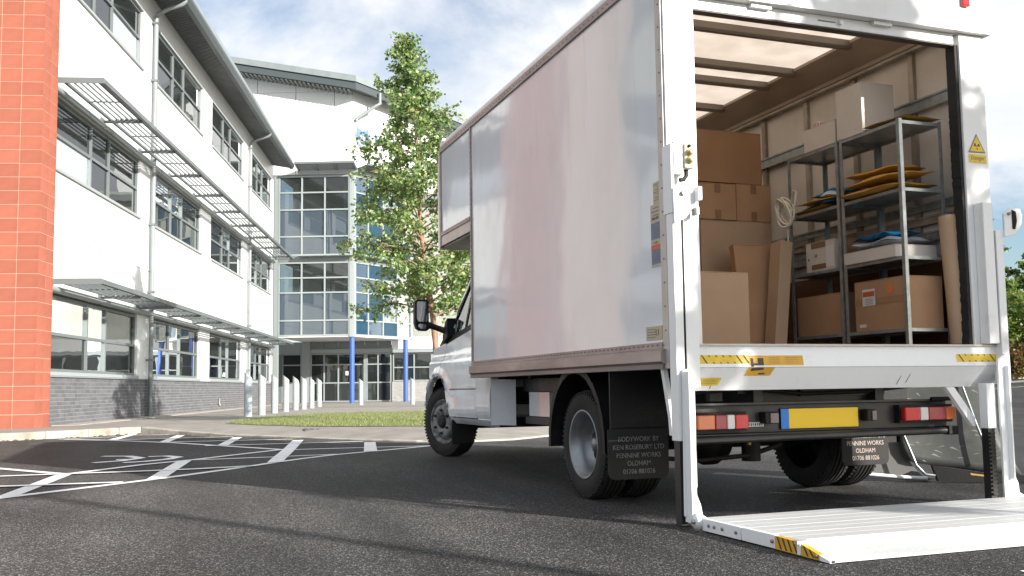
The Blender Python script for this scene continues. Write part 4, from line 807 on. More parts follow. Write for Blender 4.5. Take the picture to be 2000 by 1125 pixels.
for x, z in ((.36, .70), (.42, .71), (-.86, .692)): sc_.add([(x, -.078+(.802-z)*.69-.0015, z), (x+.006, -.078+(.802-z)*.69-.0015, z), (x+.012, -.078+(.802-z-.05)*.69-.0015, z+.05), (x+.008, -.078+(.802-z-.05)*.69-.0015, z+.05)], [(0, 1, 2, 3)])
P('scratches', sc_, 'print_grey', sill, kind='stuff')
# platform on the ground
pf = Bx('lift_platform', 'platform_alu', -1.055, 1.075, -.98, -.205, .012, .055)
P('platform_ramp', MB().prism([(-.985, .012), (-.985, .055), (-1.225, .012), (-1.225, .004)], 'x', -1.075, 1.09), 'platform_alu', pf)
for i in range(8):
    y = -.21-.097*(i+1); Bx('plank', 'platform_alu', -1.05, 1.07, y+.003, y+.0945, .0551, .0590+.0004*(i % 2), pf)
P('platform_side_rail', MB().box(-1.082, -1.056, -.60, -.27, .006, .064), 'lift_white', pf, bev=.002); P('platform_side_rail', MB().box(-1.080, -1.056, -.86, -.605, .006, .064), 'lift_white', pf, bev=.002)
P('platform_side_rail', MB().box(1.076, 1.10, -.86, -.22, .006, .064), 'lift_white', pf)
P('hazard_rail', MB().prism([(-.862, .006), (-.862, .062), (-1.02, .058), (-1.16, .026), (-1.16, .004)], 'x', -1.081, -1.057), 'sticker_orange', pf)
P('rail_tip', MB().prism([(-1.161, .004), (-1.161, .026), (-1.225, .012), (-1.225, .003)], 'x', -1.081, -1.057), 'lift_white', pf)
for i in range(7):
    y = -.875-i*.036
    if i == 4: continue
    zt = .060 if y > -1.0 else .060-(abs(y)-1.0)*.22
    P('hazard_stripe', MB().add([(-1.0822, y, zt), (-1.0822, y-.013, zt-.001), (-1.0822, y-.038, .010), (-1.0822, y-.026, .010)], [(0, 1, 2, 3)]), 'print_dark', pf)
P('release_lever', MB().box(-1.10, -1.04, -1.045, -1.02, .052, .066), 'aluminium_pale', pf); P('release_bracket', MB().box(-1.088, -1.0815, -1.045, -1.025, .008, .05), 'lift_white', pf)
bl = MB()
for y in (-.33, -.38, -.45, -.565, -.845, -1.145): bl.lathe([(0, .009), (.006, .008), (.007, .001)], (-1.0825, y, .036 if y > -1 else .02), (-1, 0, 0), 8)
P('platform_bolts', bl, 'rivet', pf)
# ---- underrun bumper, lamps, number plate
bm = P('light_board', MB().box(-.93, .862, .145, .165, .445, .60), 'black_paint', bev=.004); P('board_flange', MB().box(-.93, .862, .10, .164, .601, .612), 'black_paint', bm); P('board_flange', MB().box(-.93, .862, .10, .164, .438, .4445), 'black_paint', bm)
P('underrun_bar', MB().cyl((-.96, .095, .415), (.82, .095, .425), .021, 14), 'black_paint', bm); P('bar_cap', MB().box(.80, .875, .065, .125, .40, .452), 'black_plastic', bm, bev=.006); P('bar_end', MB().cyl((.70, .09, .612), (.86, .09, .612), .012, 8), 'black_plastic', bm)
def lamp(x0, x1, z0, z1, segs):
    b = Bx('tail_light', 'black_plastic', x0-.008, x1+.008, .10, .1445, z0-.006, z1+.006)
    for a, c, m_ in segs: P('lamp_lens', MB().prism([(a+.001, z0+.008), (c-.001, z0+.008), (c-.001, z1-.008), (a+.001, z1-.008)], 'y', .062, .10), m_, b, bev=.006)
lamp(-.895, -.576, .466, .558, [(-.895, -.785, 'lens_orange'), (-.785, -.711, 'lens_dark_red'), (-.711, -.662, 'lens_white'), (-.662, -.576, 'lens_red')])
lamp(.480, .855, .482, .574, [(.480, .593, 'lens_red'), (.593, .653, 'lens_white'), (.653, .785, 'lens_dark_red'), (.785, .855, 'lens_orange')])
np_ = Bx('number_plate', 'plate_yellow', -.27, .203, .130, .134, .463, .573, bev=.0015); Bx('plate_band', 'plate_blue', -.322, -.271, .130, .134, .462, .572, np_)
Bx('plate_backing', 'black_plastic', -.324, .205, .1345, .1445, .460, .575, np_)
for a, b in ((-.455, -.372), (.232, .292)): pl = Bx('plate_lamp', 'black_plastic', a, b, .085, .1445, .495, .560, bev=.006); Bx('lamp_lens', 'aluminium_dirty', a+.03, b-.002, .078, .0849, .50, .552, pl)
sk = Bx('bumper_sticker', 'paper_white', -.548, -.428, .1430, .1446, .479, .503)
for i in range(8): Bx('print_mark', 'print_dark', -.54+i*.0135, -.532+i*.0135, .1422, .1429, .483+(i % 2)*.003, .498, sk)
# ---- chassis
for x in (-.42, .42): Bx('chassis_rail', 'black_paint', x-.03, x+.03, .20, 6.0, .56, .72)
for y in (.3, .75, 1.7, 2.4, 3.1): Bx('cross_member', 'black_paint', -.39, .39, y-.03, y+.03, .60, .70)
for y in (.15, .8, 1.5, 2.2, 2.9): Bx('floor_bearer', 'hub_dark', -1.03, 1.03, y-.03, y+.03, .78, .859)
Bx('underfloor', 'hub_dark', -1.04, 1.04, .02, 3.33, .8595, .8600)
ax_ = P('rear_axle', MB().cyl((-.95, 1.245, .345), (.95, 1.245, .345), .055, 14), 'hub_dark'); P('differential', MB().lathe([(-.16, .05), (-.12, .12), (-.04, .165), (.04, .165), (.12, .12), (.16, .05)], (-.12, 1.245, .345), (1, 0, 0), 20), 'hub_dark', ax_)
for x in (-.5, .5): P('leaf_spring', MB().tube([(x, .45, .56), (x, .8, .40), (x, 1.245, .30), (x, 1.7, .40), (x, 2.0, .56)], .03, 6), 'hub_dark', ax_)
P('damper', MB().cyl((.02, .95, .22), (.02, .95, .42), .06, 12), 'hub_dark', ax_); P('brake_pipe', MB().tube([(-.7, .9, .27), (-.4, .9, .24), (.0, .92, .26), (.25, .95, .32)], .016, 6), 'hub_dark', ax_)
P('tag_mark', MB().box(-.065, -.05, .84, .86, .33, .375), 'sticker_yellow', ax_)
for x0, x1, z0 in ((-.70, -.62, .62), (-.52, -.40, .66), (-.1, .5, .64)): Bx('floor_bracket', 'black_paint', x0, x1, .25, .29, z0, .79)
P('cable_loom', MB().tube([(-.9, .22, .66), (-.5, .22, .69), (-.1, .22, .655), (.3, .22, .66), (.8, .22, .70)], .012, 6), 'hub_dark')
# side lockers under the body
Bx('side_locker', 'cab_paint', -.78, -.70, 2.43, 2.64, .482, .676, bev=.004); Bx('side_locker', 'cab_paint', -.77, -.70, 2.645, 2.89, .482, .676, bev=.004); Bx('locker_tray', 'black_paint', -.76, -.3, 2.40, 3.0, .42, .478); Bx('locker_top', 'black_paint', -.74, -.3, 2.30, 3.1, .68, .79)
# mudguards and flaps
def guard(sx):
    mb = MB(); ins = []; n_ = 14; c = (1.245, .36); r0, r1 = .44, .455; a0, a1 = R(-6), R(186); vs = []
    for i in range(n_+1):
        a = a0+(a1-a0)*i/n_; y = c[0]+math.cos(a)*.41; z = c[1]+math.sin(a)*.44
        y2 = c[0]+math.cos(a)*.425; z2 = c[1]+math.sin(a)*.455
        for x in (sx*1.085, sx*.66): vs += [(x, y, z), (x, y2, z2)]
        vs += [(sx*1.09, y, z-.0), (sx*1.09, y2+math.cos(a)*.02, z2+math.sin(a)*.03)]
    fs = []
    for i in range(n_):
        k = i*6; fs += [(k, k+2, k+8, k+6), (k+1, k+3, k+9, k+7), (k+4, k+5, k+11, k+10), (k, k+1, k+7, k+6)]
    mb.add(vs, fs, smooth=False); return P('mudguard', mb, 'black_plastic')
for sx in (-1, 1):
    guard(sx)
    Bx('guard_panel', 'black_plastic', min(sx*1.09, sx*.68), max(sx*1.09, sx*.68), .715, .73, .42, .80)
def flap(x0, x1, y, z0, z1, m='flap_rubber', txt='flap_text'):
    c = .035; f = P('mud_flap', MB().prism([(x0+c, z0), (x1-c, z0), (x1-c*.3, z0+c*.3), (x1, z0+c), (x1, z1), (x0, z1), (x0, z0+c), (x0+c*.3, z0+c*.3)], 'y', y, y+.008), m)
    cx = (x0+x1)/2
    for i, (t_, w) in enumerate((('BODYWORK BY', .8), ('KEN ROSEBURY LTD', .9), ('PENNINE WORKS', .8), ('OLDHAM', .8), ('01706 881026', .8))):
        text('lettering', t_, .040, txt, f, face((cx, y-.001, z0+.232-i*.047), (1, 0, 0)), bold=.0004, sx=.92)
    return f
flap(-1.122, -.725, .69, .168, .46); flap(.525, .895, .69, .185, .50, 'flap_rubber', 'rivet')
# ---- wheels
def wheel(M, sx, front, dual=False):
    """M at hub, outer side towards -X"""
    def tyre(off, par):
        W_ = .185; R_ = .345; r_ = .215
        prof = [(-W_/2+.01, r_), (-W_/2, r_+.02), (-W_/2-.004, r_+.06), (-W_/2+.004, R_-.03), (-W_/2+.02, R_-.008), (-W_/2+.035, R_)]
        for g_ in (-.045, -.015, .015, .045): prof += [(g_-.006, R_+.001), (g_-.005, R_-.010), (g_+.005, R_-.010), (g_+.006, R_+.001)]
        prof += [(W_/2-.035, R_), (W_/2-.02, R_-.008), (W_/2-.004, R_-.03), (W_/2+.004, r_+.06), (W_/2, r_+.02), (W_/2-.01, r_)]
        mb = MB().lathe([(o+off, r) for o, r in prof], (0, 0, 0), (1, 0, 0), 56)
        for k in range(64):
            a = 2*math.pi*k/64; 
            for s_ in (-1, 1):
                c0, s0 = math.cos(a), math.sin(a); c1, s1 = math.cos(a+.05), math.sin(a+.05); x0, x1 = off+s_*.066, off+s_*.089; rr = R_-.006
                mb.add([(x0, rr*c0, rr*s0), (x1, (rr-.004)*c0, (rr-.004)*s0), (x1, (rr-.004)*c1, (rr-.004)*s1), (x0, rr*c1, rr*s1), (x0, (rr-.01)*c0, (rr-.01)*s0), (x1, (rr-.03)*c0, (rr-.03)*s0), (x1, (rr-.03)*c1, (rr-.03)*s1), (x0, (rr-.01)*c1, (rr-.01)*s1)],
                       [(0, 1, 2, 3), (0, 1, 5, 4), (3, 2, 6, 7), (0, 3, 7, 4), (1, 2, 6, 5)])
        return part('tyre', mb, 'tyre', par, M)
    if front:
        prof = [(.08, .214), (-.06, .212), (-.082, .222), (-.088, .218), (-.080, .205), (-.055, .195), (-.055, .172), (-.098, .160), (-.108, .140), (-.108, .075), (-.085, .062), (-.085, .0)]
        w = part('wheel', MB().lathe(prof, (0, 0, 0), (1, 0, 0), 48), 'rim_white', tk, M); tyre(0, w)
        part('hub_cap', MB().lathe([(-.086, .072), (-.110, .062), (-.125, .05), (-.128, .02), (-.12, .0)], (0, 0, 0), (1, 0, 0), 24), 'hub_dark', w, M)
        nm = MB(); hm = MB()
        for k in range(6):
            a = R(60*k+30); nm.cyl((-.106, .112*math.cos(a), .112*math.sin(a)), (-.128, .112*math.cos(a), .112*math.sin(a)), .014, 6)
        part('wheel_nuts', nm, 'hub_dark', w, M)
    else:
        prof = [(.08, .214), (-.075, .208), (-.086, .222), (-.092, .218), (-.086, .205), (-.06, .200), (-.052, .186), (-.01, .178), (.035, .165), (.045, .150), (.052, .06), (.03, .05), (.03, .0)]
        w = part('wheel', MB().lathe(prof, (0, 0, 0), (1, 0, 0), 48), 'rim_silver', tk, M); tyre(0, w)
        hm = MB(); nm = MB()
        for k in range(6):
            a = R(60*k+20); hm.lathe([(.038, .026), (.037, .001)], (0, .112*math.cos(a), .112*math.sin(a)), (1, 0, 0), 12); a += R(30)
            nm.cyl((.047, .088*math.cos(a), .088*math.sin(a)), (.02, .088*math.cos(a), .088*math.sin(a)), .013, 6)
        part('rim_holes', hm, 'dark_gap', w, M); part('wheel_nuts', nm, 'hub_dark', w, M)
        part('hub_cap', MB().lathe([(.032, .045), (-.01, .04), (-.02, .03), (-.022, .0)], (0, 0, 0), (1, 0, 0), 16), 'rim_silver', w, M)
        if dual: tyre(.235, w)
    return w
HY = .566-.221
wheel(Matrix.Translation((-.945, 1.245, .345)), -1, False, True)
wheel(Matrix.Translation((.945, 1.245, .345)) @ Matrix.Rotation(math.pi, 4, 'Z'), 1, False, True)
wheel(Matrix.Translation((-.86, 4.86, .388)) @ Matrix.Rotation(R(20), 4, 'Z'), -1, True)
wheel(Matrix.Translation((.86, 4.86, .388)) @ Matrix.Rotation(R(200), 4, 'Z'), 1, True)
P('front_axle', MB().cyl((-.8, 4.86, .36), (.8, 4.86, .36), .05, 10), 'hub_dark')
# ---- cab
AC, AR = 4.83, .45; AZ = .385
def arch(y):
    d = abs(y-AC)
    return AZ+math.sqrt(max(0, AR*AR-d*d))*1.0 if d < AR else None
def side_x(y, z):
    """half width of the body at station y, height z"""
    x = .985
    if y > 5.2: x -= .30*(y-5.2)
    if z > .97: x -= .045*min(1, (z-.97)/.07)+(.12*(z-1.04) if z > 1.04 else 0)
    if z < .70: x += .012*min(1, (.70-z)/.04)
    if z < .52: x -= .05*((.52-z)/.12)**2
    da = math.hypot(y-AC, z-AZ)
    if AR <= da < AR+.11 and z > .36: x += .03*(1-(da-AR)/.11)
    return x
def skin(name, m, ys, zb, zt, nz, par=None, th=.0, **k):
    obs = None
    for sx in (-1, 1):
        mb = MB(); n_ = nz+1; vs = []
        for y in ys:
            a, b = zb(y), zt(y)
            for j in range(n_): z = a+(b-a)*j/nz; vs.append((sx*side_x(y, z), y, z))
        mb.add(vs, [(i*n_+j, i*n_+j+1, (i+1)*n_+j+1, (i+1)*n_+j) for i in range(len(ys)-1) for j in range(nz)], smooth=True)
        # return edges inwards so that the panel has thickness
        v2 = [(x-sx*.03, y, z) for x, y, z in vs]; k0 = []
        for i in range(len(ys)-1):
            for j in (0, nz): k0.append((vs[i*n_+j], vs[(i+1)*n_+j], v2[(i+1)*n_+j], v2[i*n_+j]))
        for i in (0, len(ys)-1):
            for j in range(nz): k0.append((vs[i*n_+j], vs[i*n_+j+1], v2[i*n_+j+1], v2[i*n_+j]))
        for q in k0: mb.add(q, [(0, 1, 2, 3)])
        o = P(name, mb, m, par); obs = obs or o
    return obs
def fr_(a, b, n): return [a+(b-a)*i/n for i in range(n+1)]
def lowcut(y):
    a = arch(y)
    if a: return a
    return .405 if y < AC else .33
belt = lambda y: 1.145+(4.78-y)*.128+(max(0, 4.0-y)*.25) if y < 4.78 else 1.145
bonnet = lambda y: 1.16-(y-4.78)*.10-max(0, y-5.5)**2*.35
dys = sorted(set(fr_(3.625, 4.38, 8)+fr_(4.38, 4.755, 10)))
cabp = skin('cab_door', 'cab_paint', dys, lambda y: max(lowcut(y), .45), lambda y: min(belt(y), 1.30), 18)
skin('rear_quarter', 'cab_paint', fr_(3.22, 3.615, 5), lambda y: .405, lambda y: 1.9, 18)
skin('sill', 'cab_paint', fr_(3.22, 4.37, 10), lambda y: .385+.0*(y), lambda y: .442, 4)
fys = sorted(set(fr_(4.765, 5.28, 16)+fr_(5.28, 5.90, 10)))
skin('front_wing', 'cab_paint', fys, lowcut, bonnet, 20)
for sx in (-1, 1):
    al = MB(); vs = []
    for i in range(25):
        a = R(-3)+R(186)*i/24; y = AC+AR*math.cos(a); z = AZ+AR*math.sin(a)
        for x in (sx*(side_x(y, z)+.001), sx*(side_x(y, z)-.05)): vs.append((x, y, z))
        vs.append((sx*(side_x(y, z)+.012), AC+(AR+.03)*math.cos(a), AZ+(AR+.03)*math.sin(a)))
    al.add(vs, [(3*i, 3*i+1, 3*i+4, 3*i+3) for i in range(24)]+[(3*i, 3*i+2, 3*i+5, 3*i+3) for i in range(24)], smooth=True); P('wheel_arch_lip', al, 'cab_paint')
for sx in (-1, 1):
    wl = MB(); vs = []
    for i in range(17):
        a = R(-5)+R(190)*i/16; vs += [(sx*.96, AC+.448*math.cos(a), AZ+.448*math.sin(a)), (sx*.55, AC+.448*math.cos(a), AZ+.448*math.sin(a))]
    wl.add(vs, [(2*i, 2*i+1, 2*i+3, 2*i+2) for i in range(16)]); P('wheel_arch_liner', wl, 'black_plastic')
# rear corner of the cab: returns inwards below the body
P('cab_rear_skirt', MB().add([(-.985, 3.22, .405), (-.985, 3.22, .79), (-.80, 3.12, .79), (-.80, 3.12, .40), (-.79, 3.3, .40), (-.79, 3.3, .79)], [(0, 1, 2, 3), (3, 2, 5, 4)]), 'cab_paint')
P('cab_rear_wall', MB().box(-.93, .93, 3.45, 3.5, .75, 1.98), 'cab_paint'); P('cab_floor', MB().box(-.85, .85, 3.35, 4.3, .40, .46), 'black_plastic')
P('front_mud_flap', MB().box(-1.0, -.78, 4.335, 4.35, .19, .42), 'black_plastic', bev=.02)
st_ = skin('side_moulding', 'aluminium_dirty', fr_(3.54, 4.42, 4), lambda y: .700, lambda y: .712, 1)
for o in [o for o in bpy.data.objects if o.name.startswith('side_moulding')]: o.matrix_basis = o.matrix_basis @ Matrix.Scale(1.004, 4, (1, 0, 0))
# dark lower window surround
def strip(name, m, pts, par=None, off=.004):
    for sx in (-1, 1):
        mb = MB(); vs = [(sx*(side_x(y, min(z, 1.05))-(max(0, z-1.05))*.20+off), y, z) for y, z in pts]; k = len(vs); v2 = [(x-sx*.02, y, z) for x, y, z in vs]
        tri = tessellate_polygon([[Vector((y, z, 0)) for y, z in pts]]); mb.add(vs+v2, [tuple(t) for t in tri]+[tuple(i+k for i in t) for t in tri]+[(i, (i+1) % k, k+(i+1) % k, k+i) for i in range(k)]); P(name, mb, m, par)
strip('window_surround', 'black_plastic', [(4.95, 1.13), (4.76, 1.135), (4.45, 1.175), (4.15, 1.215), (3.95, 1.235), (3.63, 1.29), (3.63, 1.365), (3.83, 1.335), (4.2, 1.285), (4.60, 1.225), (4.66, 1.30), (4.86, 1.27), (5.02, 1.15)])
strip('side_window', 'cab_glass', [(3.66, 1.355), (4.19, 1.285), (4.19, 1.92), (3.75, 1.95), (3.66, 1.93)], off=-.004); strip('quarter_window', 'cab_glass', [(4.24, 1.28), (4.60, 1.225), (4.60, 1.46), (4.24, 1.78)], off=-.004)
strip('window_pillar', 'black_plastic', [(4.19, 1.28), (4.235, 1.275), (4.235, 1.90), (4.19, 1.90)], off=.003); strip('windscreen_pillar', 'cab_paint', [(4.60, 1.30), (4.70, 1.34), (4.33, 1.78), (4.05, 2.0), (3.70, 2.02), (3.70, 1.955), (4.0, 1.945), (4.22, 1.81), (4.60, 1.47)], off=.002)
strip('door_seal', 'black_plastic', [(4.635, 1.30), (4.66, 1.32), (4.29, 1.75), (4.02, 1.965), (3.70, 1.975), (3.70, 1.96), (4.0, 1.95), (4.265, 1.735)], off=.008)
# windscreen, bonnet and front
ws = MB().add([(-.80, 4.72, 1.28), (.80, 4.72, 1.28), (.72, 4.02, 1.99), (-.72, 4.02, 1.99), (-.5, 4.85, 1.28), (.5, 4.85, 1.28), (.5, 4.12, 1.99), (-.5, 4.12, 1.99)], [(0, 4, 7, 3), (4, 5, 6, 7), (5, 1, 2, 6)]); P('windscreen', ws, 'cab_glass')
P('cab_roof', MB().prism([(3.46, 1.98), (4.05, 1.99), (4.1, 2.01), (3.9, 2.03), (3.46, 2.03)], 'x', -.74, .74), 'cab_paint')
bn = MB(); vs = []
for y in fr_(4.74, 5.90, 14):
    for x in fr_(-1, 1, 10): xx = x*(side_x(y, bonnet(y))-.001); vs.append((xx, y+(.10*(1-x*x)), bonnet(y)+.12*(1-abs(x)**3)*(1 if y < 5.4 else max(.3, 1-(y-5.4)*.6))))
bn.add(vs, [(i*11+j, i*11+j+1, (i+1)*11+j+1, (i+1)*11+j) for i in range(14) for j in range(10)], smooth=True); P('bonnet', bn, 'cab_paint')
P('scuttle', MB().box(-.82, .82, 4.60, 4.90, 1.10, 1.265), 'black_plastic'); P('front_bumper', MB().box(-.66, .66, 5.84, 5.96, .40, .95), 'cab_paint', bev=.04)
P('dashboard', MB().box(-.78, .78, 4.35, 4.72, 1.0, 1.25), 'dash_grey', bev=.02); P('cab_seat', MB().box(-.72, -.24, 3.62, 3.76, .95, 1.42).box(-.62, -.34, 3.63, 3.74, 1.44, 1.62), 'seat_fabric', bev=.03); P('cab_seat', MB().box(.2, .75, 3.62, 3.76, .95, 1.42), 'seat_fabric', bev=.03)
P('steering_wheel', MB().tube([(-.45+.19*math.cos(R(a)), 4.28+.06*math.sin(R(a)), 1.24+.18*math.sin(R(a))) for a in range(0, 361, 20)], .015, 6), 'dash_grey')
# mirrors
for sx in (-1, 1):
    hp = [(-1.085, 1.31), (-1.10, 1.35), (-1.10, 1.575), (-1.12, 1.592), (-1.222, 1.592), (-1.242, 1.575), (-1.242, 1.36), (-1.225, 1.305), (-1.19, 1.285), (-1.12, 1.282)]
    mr_ = P('door_mirror', MB().prism([(x*-sx, z) for x, z in hp], 'y', 4.76, 4.84), 'black_plastic', bev=.008)
    P('mirror_glass', MB().prism([(x*-sx, z) for x, z in [(-1.118, 1.385), (-1.118, 1.56), (-1.13, 1.572), (-1.212, 1.572), (-1.225, 1.56), (-1.225, 1.40), (-1.21, 1.375), (-1.13, 1.37)]], 'y', 4.753, 4.759), 'mirror_glass', mr_)
    P('mirror_glass', MB().prism([(x*-sx, z) for x, z in [(-1.13, 1.345), (-1.2, 1.35), (-1.215, 1.33), (-1.19, 1.302), (-1.14, 1.30)]], 'y', 4.753, 4.759), 'mirror_glass', mr_)
    P('mirror_arm', MB().tube([(sx*1.10, 4.80, 1.345), (sx*1.02, 4.78, 1.315), (sx*.95, 4.74, 1.285), (sx*.90, 4.70, 1.265)], .03, 8, rs=[.034, .028, .032, .045]), 'black_plastic', mr_)
    P('arm_base', MB().prism([(4.62, 1.22), (4.80, 1.16), (4.80, 1.22), (4.70, 1.37), (4.62, 1.40)], 'x', min(sx*.87, sx*.955), max(sx*.87, sx*.955)), 'black_plastic', mr_)
# ------------------------------------------------------------------ cargo
def carton(name, lab, m, x0, x1, y0, y1, z0, z1, grp=None, rot=0, tape=None, cat='box', tilt=0, top_gap=True):
    cx, cy = (x0+x1)/2, (y0+y1)/2; w, d, h = (x1-x0)/2, (y1-y0)/2, z1-z0
    M = Matrix.Translation((cx, cy, z0)) @ Matrix.Rotation(R(rot), 4, 'Z') @ Matrix.Rotation(R(tilt), 4, 'X')
    mb = MB().box(-w, w, -d, d, 0, h-.006).box(-w-.001, -.002 if d < w else w+.001, -d-.001, (-.002 if d >= w else d+.001), h-.0059, h).box(.002 if d < w else -w-.001, w+.001, (.002 if d >= w else -d-.001), d+.001, h-.0059, h-.0008)
    o = part(name, mb, m, None, M, bev=.005, label=lab, cat=cat, **({'group': grp} if grp else {}))
    if tape == 'front':
        part('packing_tape', MB().box(-.024, .024, -d-.0016, -d-.0006, h-.07, h), 'packing_tape', o, M); part('packing_tape', MB().box(-.024, .024, -d-.0016, -d-.0006, 0, .07), 'packing_tape', o, M)
    return o, M, (w, d, h)
SG = 'brown cartons stacked at the front of the load space'
carton('cardboard_box', 'large brown carton at the bottom of the stack behind the leaning flat box', 'card_light', .03, .62, 1.5, 2.1, D, 1.895, SG)
carton('cardboard_box', 'medium brown carton left of the pair in the middle of the stack', 'card_brown', .02, .325, 1.49, 1.95, 1.897, 2.162, SG, tape='front')
carton('cardboard_box', 'medium brown carton right of the pair in the middle of the stack', 'card_brown', .335, .63, 1.50, 1.95, 1.897, 2.170, SG, tape='front')
carton('cardboard_box', 'big brown carton on top of the whole stack', 'card_mid', .015, .56, 1.50, 2.05, 2.172, 2.555, SG)
carton('cardboard_box', 'brown carton half hidden by the left door post beside the bottom of the stack', 'card_brown', -.62, -.03, 1.52, 2.1, D, 1.75, SG); carton('cardboard_box', 'brown carton half hidden by the left post beside the top of the stack', 'card_mid', -.6, -.02, 1.55, 2.1, 1.752, 2.50, SG)
carton('cardboard_box', 'pale brown tall carton standing at the left just inside the rear sill', 'card_light', -.64, -.19, .60, .98, D, 1.398)
carton('leaning_box', 'wide flat brown carton leaning back against the carton stack', 'card_brown', .14, .47, 1.14, 1.20, D, 1.69, rot=-2, tilt=-9, grp=None, cat='flat box')
M_ = Matrix.Translation((.345, 1.02, D)) @ Matrix.Rotation(R(10.5), 4, 'Y') @ Matrix.Rotation(R(-6), 4, 'X'); part('leaning_box', MB().box(-.09, .005, -.03, .09, 0, .785), 'card_light', None, M_, bev=.003, label='narrow flat brown carton leaning right of the wide flat one', cat='flat box')
# shelves
def shelf(y0, y1, lab):
    x0, x1 = .60, .925; s_ = empty('shelf_unit', (x0, (y0+y1)/2, D), label=lab, cat='shelf', group='galvanised shelf units along the right wall')
    for xx, sx in ((x0, 1), (x1, -1)):
        for yy, sy in ((y0, 1), (y1, -1)):
            mb = MB().box(min(xx, xx+sx*.024), max(xx, xx+sx*.024), min(yy, yy+sy*.0025), max(yy, yy+sy*.0025), D, 2.31).box(min(xx, xx+sx*.0025), max(xx, xx+sx*.0025), min(yy+sy*.0026, yy+sy*.026), max(yy+sy*.0026, yy+sy*.026), D, 2.31)
            P('upright', mb, 'galvanised', s_)
    for z in (1.035, 1.47, 1.885, 2.30):
        mb = MB().box(x0+.003, x1-.003, y0+.003, y1-.003, z-.004, z).box(x0+.003, x0+.006, y0+.003, y1-.003, z-.020, z-.0041).box(x1-.006, x1-.003, y0+.003, y1-.003, z-.020, z-.0041).box(x0+.007, x1-.007, y0+.003, y0+.006, z-.020, z-.0041).box(x0+.007, x1-.007, y1-.006, y1-.003, z-.020, z-.0041)
        P('shelf_board', mb, 'galvanised', s_)
shelf(.135, .685, 'galvanised steel shelf unit nearest the open door with envelopes'); shelf(.705, 1.245, 'galvanised steel shelf unit farther inside with coiled rope')
o, M_, (w, d, h) = carton('cardboard_box', 'large taped brown carton with labels on the low shelf near the door', 'card_brown', .625, .90, .165, .625, 1.036, 1.355)
part('packing_tape', MB().box(-w-.0022, -w-.0012, -d, d, .165, .205), 'tape_clear', o, M_); q = part('address_label', MB().box(-w-.0034, -w-.0024, .04, .155, .16, .265), 'paper_white', o, M_)
part('label_band', MB().box(-w-.0044, -w-.0035, .045, .15, .218, .25), 'label_red', o, M_); part('return_label', MB().box(-w-.0032, -w-.0022, -.12, -.065, .22, .28), 'label_orange', o, M_); part('address_label', MB().box(-w-.0032, -w-.0022, .13, .19, .025, .045), 'paper_white', o, M_)
for i in range(4): part('print_line', MB().box(-w-.0044, -w-.0035, .06, .13, .17+i*.01, .173+i*.01), 'print_grey', o, M_)
carton('cardboard_box', 'plain brown carton on the low shelf of the farther unit', 'card_brown', .625, .90, .765, 1.225, 1.036, 1.31)
o, M_, (w, d, h) = carton('white_box', 'white box with brown tape strips on the middle shelf of the farther unit', 'card_white', .62, .88, .80, 1.10, 1.471, 1.675)
part('packing_tape', MB().box(-w-.0022, -w-.0012, -.06, d-.06, .16, .2), 'packing_tape', o, M_); part('packing_tape', MB().box(-w-.0022, -w-.0012, -.06, d-.06, .015, .05), 'packing_tape', o, M_); part('address_label', MB().box(-w-.0034, -w-.0012, -d+.005, -.065, .02, .16), 'paper_white', o, M_)
MW = lambda y, z: face((.62-.003, y, z), (0, -1, 0)); text('lettering', '59', .03, 'print_grey', o, MW(.99, 1.58)); text('lettering', 'lll', .025, 'print_grey', o, MW(1.07, 1.56))
carton('cardboard_box', 'small brown carton beside the white taped box in shadow', 'card_mid', .66, .88, .715, .785, 1.471, 1.66)
o, M_, (w, d, h) = carton('white_tray_box', 'shallow white tray box under the plastic mailing bags', 'card_white', .585, .90, .195, .665, 1.471, 1.548)
carton('white_box', 'tall white box standing on top of the shelf unit nearest the door', 'card_white', .60, .86, .455, .70, 2.302, 2.635); carton('cardboard_box', 'pale beige box on top of the farther shelf unit under the tape roll', 'card_white', .60, .84, .72, 1.05, 2.302, 2.462)
part('tape_roll', MB().lathe([(-.022, .030), (-.022, .046), (.022, .046), (.022, .030), (-.022, .030)], (.68, .97, 2.486), (0, 0, 1), 24, smooth=False), 'paper_white', None, label='roll of red and white printed tape lying on the beige box', cat='tape roll')
tr_ = bpy.data.objects['tape_roll']; mb = MB()
for i in range(7): a = R(130+i*20); c0, s0, c1, s1 = math.cos(a), math.sin(a), math.cos(a+.2), math.sin(a+.2); mb.add([(.68+.0468*c0, .97+.0468*s0, 2.474), (.68+.0468*c1, .97+.0468*s1, 2.474), (.68+.0468*c1, .97+.0468*s1, 2.498), (.68+.0468*c0, .97+.0468*s0, 2.498)], [(0, 1, 2, 3)])
part('tape_print', mb, 'label_red', tr_)
part('tape_roll', MB().lathe([(-.012, .03), (-.012, .045), (.012, .045), (.012, .03), (-.012, .03)], (.75, .86, 2.475), (0, 0, 1), 20, smooth=False), 'packing_tape', None, label='brown parcel tape roll lying behind the printed tape roll', cat='tape roll')
